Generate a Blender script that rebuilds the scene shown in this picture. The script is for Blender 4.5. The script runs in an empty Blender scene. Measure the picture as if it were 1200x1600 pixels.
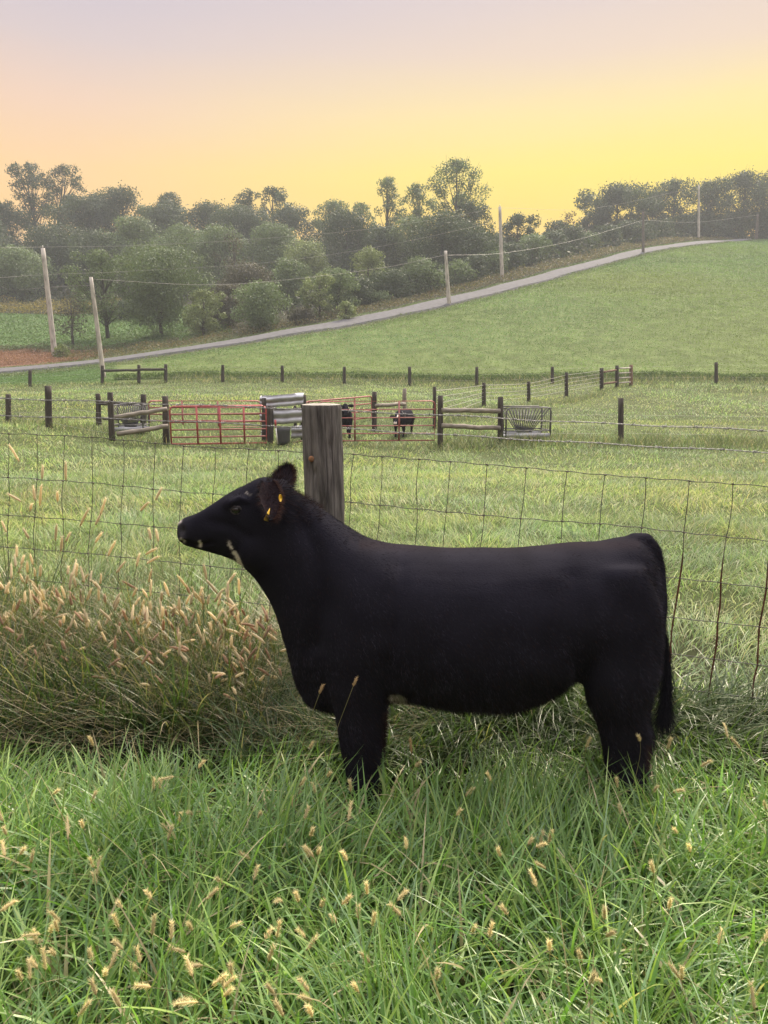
import bpy, bmesh, math, numpy as np
from mathutils import Vector
rad = math.radians
scene = bpy.context.scene
COL = scene.collection
# ------------------------------------------------------------------ camera
FOC, PITCH, CAMH = 1155.6, rad(11.0), 1.6
cam = bpy.data.cameras.new("camera"); cam.sensor_fit = 'VERTICAL'; cam.sensor_height = 36.0
cam.lens = 36.0 * FOC / 1600.0
cam.clip_start = 0.05; cam.clip_end = 4000
camo = bpy.data.objects.new("camera", cam); COL.objects.link(camo)
camo.location = (0, 0, CAMH); camo.rotation_euler = (rad(90) - PITCH, 0, 0)
scene.camera = camo
# ------------------------------------------------------------------ light
SUN_EL, SUN_AZ = rad(46), rad(24)        # azimuth to the right of straight ahead
w = bpy.data.worlds.new("World"); scene.world = w; w.use_nodes = True
nt = w.node_tree; nt.nodes.clear(); N = nt.nodes.new; L = nt.links.new
wo = N('ShaderNodeOutputWorld'); bgs = N('ShaderNodeBackground'); L(bgs.outputs[0], wo.inputs[0])
tc = N('ShaderNodeTexCoord'); sp = N('ShaderNodeSeparateXYZ'); L(tc.outputs['Generated'], sp.inputs[0])
def wramp(stops):
    r = N('ShaderNodeValToRGB'); e = r.color_ramp.elements
    while len(e) < len(stops): e.new(0.5)
    for i, (p, c) in enumerate(stops): e[i].position = p; e[i].color = (*c, 1)
    return r
def s2l(c): return tuple((v / 255 / 12.92) if v / 255 <= .04045 else ((v / 255 + .055) / 1.055) ** 2.4 for v in c)
def sc(c, k): return tuple(v * k for v in s2l(c))
cool = wramp([(0.0, sc((200, 160, 110), .6)), (.17, s2l((255, 200, 110))), (.23, s2l((254, 206, 138))), (.29, s2l((240, 203, 175))), (.35, s2l((214, 196, 196))), (.41, s2l((200, 190, 203))), (.60, sc((222, 210, 208), 3.2)), (1.0, sc((222, 216, 214), 5.6))])
warm = wramp([(0.0, sc((255, 190, 60), .7)), (.15, s2l((255, 196, 30))), (.19, s2l((255, 218, 30))), (.235, s2l((255, 232, 80))), (.29, s2l((254, 229, 146))), (.35, s2l((238, 212, 186))), (.42, s2l((220, 203, 204))), (.60, sc((228, 212, 195), 3.8)), (1.0, sc((222, 216, 214), 5.6))])  # upper dome stops raised, above the view, to brighten the ground
nz = N('ShaderNodeTexNoise'); nz.inputs['Scale'].default_value = 2.2; nz.inputs['Detail'].default_value = 5
nm = N('ShaderNodeMapping'); nm.inputs['Scale'].default_value = (1, 1, 5); L(tc.outputs['Generated'], nm.inputs[0]); L(nm.outputs[0], nz.inputs[0])
na = N('ShaderNodeMath'); na.operation = 'MULTIPLY_ADD'; L(nz.outputs[0], na.inputs[0]); na.inputs[1].default_value = .035; L(sp.outputs['Z'], na.inputs[2])
nb = N('ShaderNodeMath'); nb.operation = 'SUBTRACT'; L(na.outputs[0], nb.inputs[0]); nb.inputs[1].default_value = .0175
L(nb.outputs[0], cool.inputs[0]); L(nb.outputs[0], warm.inputs[0])
vm = N('ShaderNodeVectorMath'); vm.operation = 'DOT_PRODUCT'; L(tc.outputs['Generated'], vm.inputs[0])
vm.inputs[1].default_value = (math.sin(rad(26)), math.cos(rad(26)), 0)
mr = N('ShaderNodeMapRange'); mr.interpolation_type = 'SMOOTHSTEP'; L(vm.outputs['Value'], mr.inputs[0])
mr.inputs[1].default_value = .62; mr.inputs[2].default_value = 1.0
# dusk: the dome away from the sun is dimmer than the side above it
mx = N('ShaderNodeMix'); mx.data_type = 'RGBA'; L(mr.outputs[0], mx.inputs[0]); L(cool.outputs[0], mx.inputs[6]); L(warm.outputs[0], mx.inputs[7])
# physical sky adds the soft blue of the upper dome
sky = N('ShaderNodeTexSky'); sky.sky_type = 'NISHITA'; sky.sun_disc = False; sky.sun_elevation = SUN_EL; sky.sun_rotation = SUN_AZ
zf = N('ShaderNodeMapRange'); L(sp.outputs['Z'], zf.inputs[0]); zf.inputs[1].default_value = .42; zf.inputs[2].default_value = .8; zf.inputs[4].default_value = .10
sm = N('ShaderNodeVectorMath'); sm.operation = 'SCALE'; L(sky.outputs[0], sm.inputs[0]); L(zf.outputs[0], sm.inputs['Scale'])
ad = N('ShaderNodeVectorMath'); ad.operation = 'ADD'; L(mx.outputs[2], ad.inputs[0]); L(sm.outputs[0], ad.inputs[1])
bk = N('ShaderNodeMapRange'); bk.interpolation_type = 'SMOOTHSTEP'; L(vm.outputs['Value'], bk.inputs[0]); bk.inputs[1].default_value = -.7; bk.inputs[2].default_value = .55; bk.inputs[3].default_value = .42; bk.inputs[4].default_value = .707
bs = N('ShaderNodeVectorMath'); bs.operation = 'SCALE'; L(ad.outputs[0], bs.inputs[0]); L(bk.outputs[0], bs.inputs['Scale'])
L(bs.outputs[0], bgs.inputs[0]); bgs.inputs[1].default_value = 1.0
sun = bpy.data.lights.new("sun", 'SUN'); sun.energy = 4.9; sun.angle = rad(11); sun.color = (1.0, .86, .66)
suno = bpy.data.objects.new("sun", sun); COL.objects.link(suno)
sd = Vector((math.sin(SUN_AZ) * math.cos(SUN_EL), math.cos(SUN_AZ) * math.cos(SUN_EL), math.sin(SUN_EL)))
suno.rotation_euler = sd.to_track_quat('Z', 'Y').to_euler()
vs = scene.view_settings; vs.view_transform = 'Standard'; vs.look = 'None'; vs.gamma = 1; vs.exposure = 0.5; vs.use_curve_mapping = False
cy = scene.cycles; cy.max_bounces = 6; cy.diffuse_bounces = 3; cy.transmission_bounces = 4; cy.volume_bounces = 0; cy.use_denoising = True
cy.caustics_reflective = False; cy.caustics_refractive = False
HAZE = 0.0008
# ------------------------------------------------------------------ helpers
rng = np.random.default_rng(7)
CP, SP = math.cos(PITCH), math.sin(PITCH)
def at(px, py, Y):
    a = (px - 600) / FOC; b = (800 - py) / FOC
    t = Y / (CP + b * SP)
    return np.array([a * t, Y, CAMH + t * (-SP + b * CP)])
def proj(v):
    v = np.asarray(v, float); x, y, z = v[..., 0], v[..., 1], v[..., 2] - CAMH
    d = y * CP - z * SP; u = y * SP + z * CP
    return 600 + FOC * x / d, 800 - FOC * u / d
def noise2(x, y, s, seed=0):
    g = np.random.default_rng(100 + seed).random((64, 64)); x = np.asarray(x) / s; y = np.asarray(y) / s
    xi = np.floor(x).astype(int); yi = np.floor(y).astype(int); fx = x - xi; fy = y - yi
    fx = fx * fx * (3 - 2 * fx); fy = fy * fy * (3 - 2 * fy); q = lambda i, j: g[i % 64, j % 64]
    return (q(xi, yi) * (1 - fx) + q(xi + 1, yi) * fx) * (1 - fy) + (q(xi, yi + 1) * (1 - fx) + q(xi + 1, yi + 1) * fx) * fy
def tag(o, label=None, cat=None, group=None, kind=None):
    if label: o['label'] = label
    if cat: o['category'] = cat
    if group: o['group'] = group
    if kind: o['kind'] = kind
    return o
def empty(name, loc=(0, 0, 0)):
    o = bpy.data.objects.new(name, None); COL.objects.link(o); o.location = [float(v) for v in loc]; o.empty_display_size = .2; return o
class MB:
    def __init__(s): s.v = []; s.f4 = []; s.f3 = []; s.fn = []; s.c = []; s.n = 0; s.hasc = False
    def add(s, v, f4=None, f3=None, c=None, fn=None):
        v = np.asarray(v, float).reshape(-1, 3)
        if f4 is not None and len(f4): s.f4.append(np.asarray(f4, int).reshape(-1, 4) + s.n)
        if f3 is not None and len(f3): s.f3.append(np.asarray(f3, int).reshape(-1, 3) + s.n)
        for g in (fn or []): s.fn.append([int(i) + s.n for i in g])
        if c is None: c = np.ones((len(v), 3))
        else: s.hasc = True
        c = np.broadcast_to(np.asarray(c, float), (len(v), 3)); s.c.append(c)
        s.v.append(v); s.n += len(v); return s
    def box(s, c, size, rot=None):
        h = np.asarray(size) / 2.; v = np.array([[x, y, z] for x in (-1, 1) for y in (-1, 1) for z in (-1, 1)]) * h
        if rot is not None: v = v @ np.asarray(rot).T
        return s.add(v + np.asarray(c), [[0, 1, 3, 2], [4, 6, 7, 5], [0, 4, 5, 1], [2, 3, 7, 6], [0, 2, 6, 4], [1, 5, 7, 3]])
    def tube(s, pts, r, n=8, cap=True, c=None, jit=0):
        pts = np.asarray(pts, float); m = len(pts); r = np.broadcast_to(np.asarray(r, float), (m,))
        t = np.gradient(pts, axis=0); t /= np.linalg.norm(t, axis=1)[:, None] + 1e-12
        up = np.array([0, 0, 1.]) if abs(t[0][2]) < .9 else np.array([1., 0, 0])
        u = np.cross(t, up); u /= np.linalg.norm(u, axis=1)[:, None] + 1e-12; w_ = np.cross(u, t)
        a = np.arange(n) * 2 * np.pi / n; rr = r[:, None] * (1 + jit * (rng.random((m, n)) - .5)) if jit else r[:, None] * np.ones(n)
        v = pts[:, None] + rr[..., None] * (np.cos(a)[None, :, None] * u[:, None] + np.sin(a)[None, :, None] * w_[:, None])
        i = np.arange(m - 1)[:, None] * n; j = np.arange(n)[None]; k = (j + 1) % n
        f = np.stack([i + j, i + k, i + n + k, i + n + j], -1).reshape(-1, 4)
        fn = [list(range(n))[::-1], [(m - 1) * n + q for q in range(n)]] if cap else []
        return s.add(v.reshape(-1, 3), f, c=None if c is None else c, fn=fn)
    def build(s, name, mat, parent=None, smooth=False):
        me = bpy.data.meshes.new(name)
        V = np.concatenate(s.v) if s.v else np.zeros((0, 3))
        par = None
        if parent is not None:
            par = parent; V = V - np.array(parent_world(parent))
        f4 = np.concatenate(s.f4) if s.f4 else np.zeros((0, 4), int); f3 = np.concatenate(s.f3) if s.f3 else np.zeros((0, 3), int)
        lv = np.concatenate([f4.ravel(), f3.ravel(), np.array([i for g in s.fn for i in g], int)])
        lt = np.concatenate([np.full(len(f4), 4), np.full(len(f3), 3), np.array([len(g) for g in s.fn], int)]).astype(int)
        me.vertices.add(len(V)); me.vertices.foreach_set('co', V.astype(np.float32).ravel())
        me.loops.add(len(lv)); me.loops.foreach_set('vertex_index', lv.astype(np.int32))
        me.polygons.add(len(lt)); me.polygons.foreach_set('loop_start', (np.cumsum(lt) - lt).astype(np.int32)); me.polygons.foreach_set('loop_total', lt.astype(np.int32))
        if smooth: me.polygons.foreach_set('use_smooth', np.ones(len(lt), bool))
        me.update(calc_edges=True)
        if s.hasc:
            C = np.concatenate(s.c); a = me.color_attributes.new('col', 'FLOAT_COLOR', 'POINT')
            a.data.foreach_set('color', np.concatenate([C, np.ones((len(C), 1))], 1).astype(np.float32).ravel())
        me.materials.append(mat)
        o = bpy.data.objects.new(name, me); COL.objects.link(o)
        if par is not None: o.parent = par
        return o
def parent_world(p):
    l = np.array(p.location)
    while p.parent: p = p.parent; l = l + np.array(p.location)
    return l
# ------------------------------------------------------------------ materials
def mat(name, col, rough=.8, spec=.3, noise=None, scale=8, col2=None, bump=0, bscale=30, stretch=(1, 1, 1), metal=0, attr=False, trans=0, tcol=None, sheen=0, detail=4, lo=.35, hi=.65):
    m = bpy.data.materials.new(name); m.use_nodes = True; t = m.node_tree; b = t.nodes['Principled BSDF']; Nn = t.nodes.new; Ll = t.links.new
    b.inputs['Roughness'].default_value = rough; b.inputs['Specular IOR Level'].default_value = spec; b.inputs['Metallic'].default_value = metal
    if sheen: b.inputs['Sheen Weight'].default_value = sheen; b.inputs['Sheen Roughness'].default_value = .5
    co = Nn('ShaderNodeTexCoord'); mp = Nn('ShaderNodeMapping'); mp.inputs['Scale'].default_value = stretch; Ll(co.outputs['Object'], mp.inputs[0])
    base = None
    if attr:
        a = Nn('ShaderNodeAttribute'); a.attribute_name = 'col'; base = a.outputs['Color']
    if col2 is not None:
        n = Nn('ShaderNodeTexNoise'); n.inputs['Scale'].default_value = scale; n.inputs['Detail'].default_value = detail; Ll(mp.outputs[0], n.inputs[0])
        r = Nn('ShaderNodeMapRange'); r.inputs[1].default_value = lo; r.inputs[2].default_value = hi; Ll(n.outputs[0], r.inputs[0])
        x = Nn('ShaderNodeMix'); x.data_type = 'RGBA'; Ll(r.outputs[0], x.inputs[0])
        x.inputs[6].default_value = (*col, 1); x.inputs[7].default_value = (*col2, 1)
        if base is not None:
            y = Nn('ShaderNodeMix'); y.data_type = 'RGBA'; y.blend_type = 'MULTIPLY'; y.inputs[0].default_value = 1; Ll(base, y.inputs[6]); Ll(x.outputs[2], y.inputs[7]); base = y.outputs[2]
        else: base = x.outputs[2]
    if base is not None: Ll(base, b.inputs['Base Color'])
    else: b.inputs['Base Color'].default_value = (*col, 1)
    if bump:
        n = Nn('ShaderNodeTexNoise'); n.inputs['Scale'].default_value = bscale; n.inputs['Detail'].default_value = 5; Ll(mp.outputs[0], n.inputs[0])
        bp = Nn('ShaderNodeBump'); bp.inputs['Strength'].default_value = bump; bp.inputs['Distance'].default_value = .01; Ll(n.outputs[0], bp.inputs['Height']); Ll(bp.outputs[0], b.inputs['Normal'])
    if trans:
        tr = Nn('ShaderNodeBsdfTranslucent'); ms = Nn('ShaderNodeMixShader'); ms.inputs[0].default_value = trans
        if base is not None:
            g = Nn('ShaderNodeMix'); g.data_type = 'RGBA'; g.blend_type = 'MULTIPLY'; g.inputs[0].default_value = 1; Ll(base, g.inputs[6]); g.inputs[7].default_value = (*(tcol or (1, 1, 1)), 1); Ll(g.outputs[2], tr.inputs[0])
        else: tr.inputs[0].default_value = (*(tcol or col), 1)
        Ll(b.outputs[0], ms.inputs[1]); Ll(tr.outputs[0], ms.inputs[2]); Ll(ms.outputs[0], t.nodes['Material Output'].inputs[0])
    return m
M = {}
M['ground'] = mat('ground', (1, 1, 1), .95, .1, col2=(.62, .62, .58), scale=.7, attr=True, bump=.8, bscale=5, detail=8)
M['asphalt'] = mat('asphalt', (.085, .085, .092), .92, .15, col2=(.12, .12, .128), scale=2.2, bump=.3, bscale=60, detail=8)
M['blade'] = mat('grass blades', (1, 1, 1), .38, .55, attr=True, trans=.38, tcol=(1.35, 1.6, .75))
M['turf'] = mat('turf blades', (1, 1, 1), .6, .25, attr=True, trans=.40, tcol=(1.25, 1.4, .95))
M['crop'] = mat('crop leaves', (1, 1, 1), .85, .08, attr=True, trans=.25, tcol=(1.2, 1.4, .7))
M['leaf'] = mat('tree leaves', (1, 1, 1), .6, .3, attr=True, trans=.25, tcol=(1.2, 1.3, .7))
M['fox'] = mat('foxtail bristles', (1, 1, 1), .7, .2, attr=True, trans=.5, tcol=(1.0, 1.0, .92))
M['bark'] = mat('bark', (.05, .045, .04), .95, .1, col2=(.12, .11, .10), scale=6, stretch=(1, 1, .2))
M['post'] = mat('weathered post wood', (.040, .038, .037), .9, .2, col2=(.21, .20, .19), scale=50, stretch=(1, 1, .14), bump=1.0, bscale=90, detail=14, lo=.26, hi=.74)
M['darkpost'] = mat('dark creosoted wood', (.035, .031, .028), .9, .2, col2=(.085, .075, .066), scale=14, stretch=(1, 1, .15), bump=.7, bscale=40)
M['rail'] = mat('grey rail wood', (.16, .145, .125), .9, .2, col2=(.30, .27, .235), scale=10, stretch=(.2, 1, 1), bump=.6, bscale=30)
M['pole'] = mat('bleached pole wood', (.50, .47, .43), .85, .2, col2=(.24, .22, .20), scale=5, stretch=(1, 1, .25), lo=.42, hi=.72)
M['poledark'] = mat('dark pole wood', (.10, .09, .08), .85, .2, col2=(.16, .14, .13), scale=5, stretch=(1, 1, .25))
M['wire'] = mat('fence wire', (.095, .09, .085), .6, .3, attr=True, metal=.1, col2=(.05, .048, .045), scale=40)
M['barb'] = mat('galvanised barbed wire', (.26, .26, .26), .5, .4, metal=.5)
M['cable'] = mat('overhead cable', (.30, .29, .28), .5, .4)
M['red'] = mat('red gate paint', (.30, .042, .048), .5, .4, col2=(.42, .10, .10), scale=9)
M['redfade'] = mat('faded gate paint', (.26, .062, .062), .6, .3, col2=(.34, .15, .14), scale=9)
M['thin'] = mat('thin dull wire', (.38, .375, .36), .5, .4, metal=.4)
M['galv'] = mat('galvanised steel sheet', (.46, .48, .53), .6, .4, col2=(.30, .31, .35), scale=3.5, metal=.0, bump=.2, bscale=9)
M['feeder'] = mat('grey feeder steel', (.07, .07, .075), .6, .4, col2=(.15, .15, .15), scale=8, metal=.2)
M['bin'] = mat('charcoal plastic', (.045, .047, .052), .5, .4)
M['board'] = mat('brown board', (.16, .10, .075), .9, .2, col2=(.24, .17, .13), scale=9)
M['white'] = mat('white trim', (.72, .72, .70), .6, .3)
M['wall'] = mat('farmhouse siding', (.34, .24, .19), .85, .2, col2=(.28, .2, .16), scale=3)
M['roof'] = mat('brown shingles', (.17, .12, .11), .9, .2, col2=(.22, .16, .14), scale=6)
M['coat'] = mat('black calf hide', (1, 1, 1), .9, .03, attr=True, bump=.25, bscale=160, sheen=.0)
M['fur'] = mat('calf hair', (1, 1, 1), .7, .06, attr=True)
M['eye'] = mat('eyeball', (.006, .005, .006), .04, .6)
M['nose'] = mat('wet nose', (.03, .028, .03), .25, .6, bump=.5, bscale=260)
M['tag'] = mat('yellow ear tag', (.78, .50, .04), .45, .4)
M['end'] = mat('cut end grain', (.36, .34, .31), .9, .1, col2=(.22, .2, .18), scale=30)
# ------------------------------------------------------------------ terrain
ROADPX = [(-420, 606, 58), (-200, 597, 60), (0, 582, 64), (100, 573, 66), (200, 561, 68), (300, 546, 70.5), (400, 530, 74), (500, 513, 78), (600, 494, 83), (700, 472, 90), (800, 447, 100), (900, 420, 114), (1000, 394, 131), (1060, 384, 142), (1110, 378.5, 152), (1165, 375, 165), (1290, 372, 190)]
ROADC = np.array([at(*p) for p in ROADPX])
CT = [at(*p) for p in [
 (-400, 668, 23.5), (0, 665, 26), (77, 672, 23.8), (259, 690, 23.3), (420, 693, 23), (688, 697, 22.5), (781, 690, 23.5), (970, 690, 23.6), (1400, 695, 23.6),
 (300, 745, 14), (900, 745, 14), (-100, 745, 14), (1300, 745, 14),
 (678, 655, 28), (756, 635, 33), (826, 629, 38), (885, 620, 43), (940, 608, 47), (986, 603, 50), (450, 640, 31), (250, 640, 31), (0, 640, 31), (1200, 640, 35), (1500, 640, 35),
 (-300, 608, 52), (47, 606, 51), (216, 599, 52), (441, 598, 52), (640, 602, 52), (863, 600, 52), (1119, 599, 52), (1500, 598, 52),
 (450, 588, 55.5), (745, 592, 55.5), (1119, 590, 55.5), (1500, 588, 55.5),
 (600, 545, 66), (600, 515, 76), (800, 550, 65), (800, 500, 80), (1000, 550, 65), (1000, 500, 79), (1000, 450, 98), (1170, 560, 63), (1170, 500, 78), (1170, 450, 96), (1170, 410, 120), (1170, 385, 145), (1170, 377, 160), (1400, 500, 78), (1400, 430, 105), (1400, 385, 145), (1900, 480, 80), (1900, 400, 140),
 (430, 560, 63), (300, 575, 60), (-200, 575, 74), (0, 561, 74), (150, 556, 77), (0, 543, 84), (150, 543, 84), (300, 527, 84), (0, 492, 112), (110, 494, 112), (-200, 492, 112), (0, 468, 126), (-200, 468, 126), (200, 497, 106), (300, 505, 96), (420, 500, 92), (500, 480, 98),
 (600, 465, 103), (600, 430, 128), (500, 430, 133), (300, 440, 138), (100, 430, 146), (-100, 425, 150), (700, 432, 118), (800, 412, 128), (900, 390, 146), (900, 378, 172), (700, 395, 155), (500, 390, 168), (250, 390, 172), (0, 390, 176), (1000, 378, 178), (1170, 378, 190), (1400, 378, 190),
 (-600, 395, 300), (0, 395, 300), (600, 395, 300), (1200, 390, 300), (1800, 395, 300)]]
for x, y, z in [(-700, 600, 15), (0, 700, 12), (700, 600, 15), (-500, 60, 0), (500, 60, 8), (-300, -100, 0), (300, -100, 0), (0, -100, 0), (0, -20, 0), (-40, -20, 0), (40, -20, 0), (-20, 5, 0), (20, 5, 0), (0, 0, 0), (0, 5, 0), (-8, 5, 0), (8, 5, 0), (-60, 23, -.6), (60, 23, -.6), (-120, 50, .4), (120, 50, 1.5), (-900, 900, 0), (900, 900, 0), (-900, -300, 0), (900, -300, 0)]:
    CT.append(np.array([x, y, z], float))
CT = np.array(CT + list(ROADC)); CC = 5.0
def _phi(d2): return -np.sqrt(d2 + CC * CC)
_A = _phi(((CT[:, None, :2] - CT[None, :, :2]) ** 2).sum(-1)) + np.eye(len(CT)) * -.05
_n = len(CT); _B = np.zeros((_n + 1, _n + 1)); _B[:_n, :_n] = _A; _B[:_n, _n] = 1; _B[_n, :_n] = 1
_W = np.linalg.solve(_B, np.append(CT[:, 2], 0))
def H(x, y):
    x = np.asarray(x, float); y = np.asarray(y, float); sh = x.shape; xf = x.ravel(); yf = y.ravel(); out = np.empty(len(xf))
    for i in range(0, len(xf), 20000):
        a = xf[i:i + 20000, None] - CT[None, :, 0]; b = yf[i:i + 20000, None] - CT[None, :, 1]
        out[i:i + 20000] = _phi(a * a + b * b) @ _W[:-1] + _W[-1]
    t = np.clip((yf - 5) / 7, 0, 1); t = t * t * (3 - 2 * t); t = np.where(yf < -10, np.clip((-yf - 10) / 20, 0, 1), t)
    u = np.clip((np.abs(xf) - 8) / 20, 0, 1); t = np.maximum(t, u)
    out *= t
    out += np.clip((yf - 8) / 20, 0, 1) * .12 * (noise2(xf, yf, 4.3, 3) - .5)
    return out.reshape(sh)
def roadY(x): return np.interp(x, ROADC[:, 0], ROADC[:, 1])
def axis(lo, hi, segs):
    out = [lo]
    for end, step in segs:
        n = max(1, int(round((end - out[-1]) / step))); out += list(np.linspace(out[-1], end, n + 1)[1:])
    return np.array(out)
XS = axis(-1000, 1000, [(-300, 40), (-130, 8), (-60, 2.5), (60, 1.2), (130, 2.5), (300, 8), (1000, 40)])
YS = axis(-300, 1000, [(-30, 30), (0, 5), (60, 1.0), (180, 1.6), (300, 6), (1000, 40)])
gx, gy = np.meshgrid(XS, YS, indexing='ij'); gz = H(gx, gy)
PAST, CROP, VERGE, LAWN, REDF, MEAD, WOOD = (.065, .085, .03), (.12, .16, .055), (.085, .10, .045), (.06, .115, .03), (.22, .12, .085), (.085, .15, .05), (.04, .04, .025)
def zone(x, y):
    ry = roadY(x); px, py = proj(np.stack([x, y, H(x, y)], -1)); z = np.zeros(x.shape, int)
    z = np.where((y > 54) & (y < ry - 2.6), 1, z)
    z = np.where((y > 54) & (y < ry - 2.6) & (px < 172), 3, z)
    z = np.where((y >= ry - 3.6) & (y < ry + 4.5), 2, z)
    z = np.where(y >= ry + 4.5, 6, z)
    z = np.where((y >= ry + 4.5) & (px < 260) & (y < 79) & (y > 60), 4, z)
    z = np.where((y >= ry + 4.5) & (px < 300) & (y >= 82) & (y < 114), 5, z)
    return np.where((y >= ry + 4) & (px >= 90) & (y < 82) , 2, z)
zn = zone(gx, gy); pal = np.array([PAST, CROP, VERGE, LAWN, REDF, MEAD, WOOD])
colg = pal[zn].astype(float); soil_shade = np.clip((5.5 - gy) / 2, 0, 1)[..., None] * (np.abs(gx) < 12)[..., None]; colg = colg * (1 - soil_shade) + np.array([.022, .024, .012]) * soil_shade  # near soil darkened to paint in shade under grass and weeds
nX, nY = gx.shape; idx = np.arange(nX * nY).reshape(nX, nY)
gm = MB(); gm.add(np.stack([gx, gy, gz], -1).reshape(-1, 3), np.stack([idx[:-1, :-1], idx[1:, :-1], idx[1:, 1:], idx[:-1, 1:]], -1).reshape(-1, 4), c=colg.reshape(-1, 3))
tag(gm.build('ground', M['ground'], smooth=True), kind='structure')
# road ribbon
tt = np.linspace(0, len(ROADC) - 1, 260); rc = np.stack([np.interp(tt, np.arange(len(ROADC)), ROADC[:, k]) for k in range(3)], -1)
for _ in range(14): rc[1:-1] = (rc[:-2] + rc[1:-1] * 2 + rc[2:]) / 4
tn = np.gradient(rc[:, :2], axis=0); tn /= np.linalg.norm(tn, axis=1)[:, None]; nr = np.stack([-tn[:, 1], tn[:, 0]], -1)
off = np.linspace(-1.6, 1.6, 7); rx = rc[:, None, 0] + nr[:, None, 0] * off; ryy = rc[:, None, 1] + nr[:, None, 1] * off
rz = H(rx, ryy) + .22 - .03 * (off / 1.6) ** 2
ri = np.arange(rx.size).reshape(rx.shape)
rm = MB(); rm.add(np.stack([rx, ryy, rz], -1).reshape(-1, 3), np.stack([ri[:-1, :-1], ri[1:, :-1], ri[1:, 1:], ri[:-1, 1:]], -1).reshape(-1, 4))
for e in (0, -1):
    a = np.stack([rx[:, e], ryy[:, e], rz[:, e]], -1); b = a.copy(); b[:, :2] += nr * (-.5 if e == 0 else .5); b[:, 2] -= .6; k = len(a); q = np.arange(k - 1)
    rm.add(np.concatenate([a, b]), np.stack([q, q + 1, q + 1 + k, q + k], -1))
tag(rm.build('road', M['asphalt'], smooth=True), kind='structure')
# ------------------------------------------------------------------ vegetation generators
def blades(mb, x, y, z, ln, wd, az, th0, bend, S, col, tipc=None, twist=None):
    n = len(x); dirx, diry = np.cos(az), np.sin(az)
    tw = np.zeros(n) if twist is None else twist
    sx, sy = -np.sin(az + tw), np.cos(az + tw); p = np.stack([x, y, z], -1); V = np.zeros((n, S + 1, 2, 3)); C = np.zeros((n, S + 1, 2, 3))
    tipc = col if tipc is None else tipc
    for k in range(S + 1):
        t = k / S; wk = wd * max(.04, 1 - t ** 2.2) * (.6 + .4 * min(1, t * 4)) * .5
        s = np.stack([sx * wk, sy * wk, np.zeros(n)], -1); V[:, k, 0] = p - s; V[:, k, 1] = p + s
        C[:, k, :] = (col * (1 - t) + tipc * t)[:, None]
        th = th0 + bend * (k + .5) / S; d = np.stack([np.sin(th) * dirx, np.sin(th) * diry, np.cos(th)], -1); p = p + d * (ln / S)[:, None]
    b = (np.arange(n) * (S + 1) * 2)[:, None]; k = np.arange(S)[None] * 2
    f = np.stack([b + k, b + k + 1, b + k + 3, b + k + 2], -1).reshape(-1, 4)
    mb.add(V.reshape(-1, 3), f, c=C.reshape(-1, 3)); return p
G1 = np.array([[.10, .19, .04], [.14, .23, .06], [.19, .28, .07], [.13, .21, .095], [.23, .30, .09], [.15, .25, .08]]) * np.array([.86, .90, .92])
TAN = np.array([.34, .29, .18])
def gcol(n, bright=1., tan=.05, pal_=G1):
    c = pal_[rng.integers(0, len(pal_), n)] * (.75 + .5 * rng.random((n, 1))) * bright
    d = rng.random(n) < tan; c[d] = TAN * (.6 + .7 * rng.random((d.sum(), 1))); return c
def scatter(x0, x1, y0, y1, dens, mask=None):
    n = int(dens * (x1 - x0) * (y1 - y0)); x = rng.uniform(x0, x1, n); y = rng.uniform(y0, y1, n)
    if mask is not None: k = mask(x, y); x, y = x[k], y[k]
    return x, y
def vis(x, y, m=.3): return np.abs(x) < .56 * y + m
def leaves(mb, c, size, col, nrm=None, up=0., asp=.55):
    n = len(c); d = rng.normal(size=(n, 3));
    if nrm is not None: d = d * .6 + nrm
    d[:, 2] += up; d /= np.linalg.norm(d, axis=1)[:, None]; r = rng.normal(size=(n, 3)); u = np.cross(d, r); u /= np.linalg.norm(u, axis=1)[:, None]; v = np.cross(d, u)
    s = np.broadcast_to(size, (n,))[:, None]; u = u * s; v = v * s * asp
    V = np.stack([c - u * .5, c - v * .5, c + u * .5, c + v * .5], 1)
    mb.add(V.reshape(-1, 3), np.arange(n * 4).reshape(-1, 4), c=np.repeat(col, 4, 0))
# fence line across the near view: distance as a function of x
_fl, _fr = at(0, 677, 3.85), at(1200, 760, 3.04); FM = (_fr[1] - _fl[1]) / (_fr[0] - _fl[0]); FC = _fl[1] - FM * _fl[0]
def fenceY(x): return FM * np.asarray(x) + FC
def onfence(px, py, off=0.):
    a = (px - 600) / FOC; b = (800 - py) / FOC; dy = CP + b * SP; t = (FC + off) / (dy - FM * a)
    return np.array([a * t, dy * t, CAMH + t * (-SP + b * CP)])
CY = 2.55                                            # the calf stands here
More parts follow.
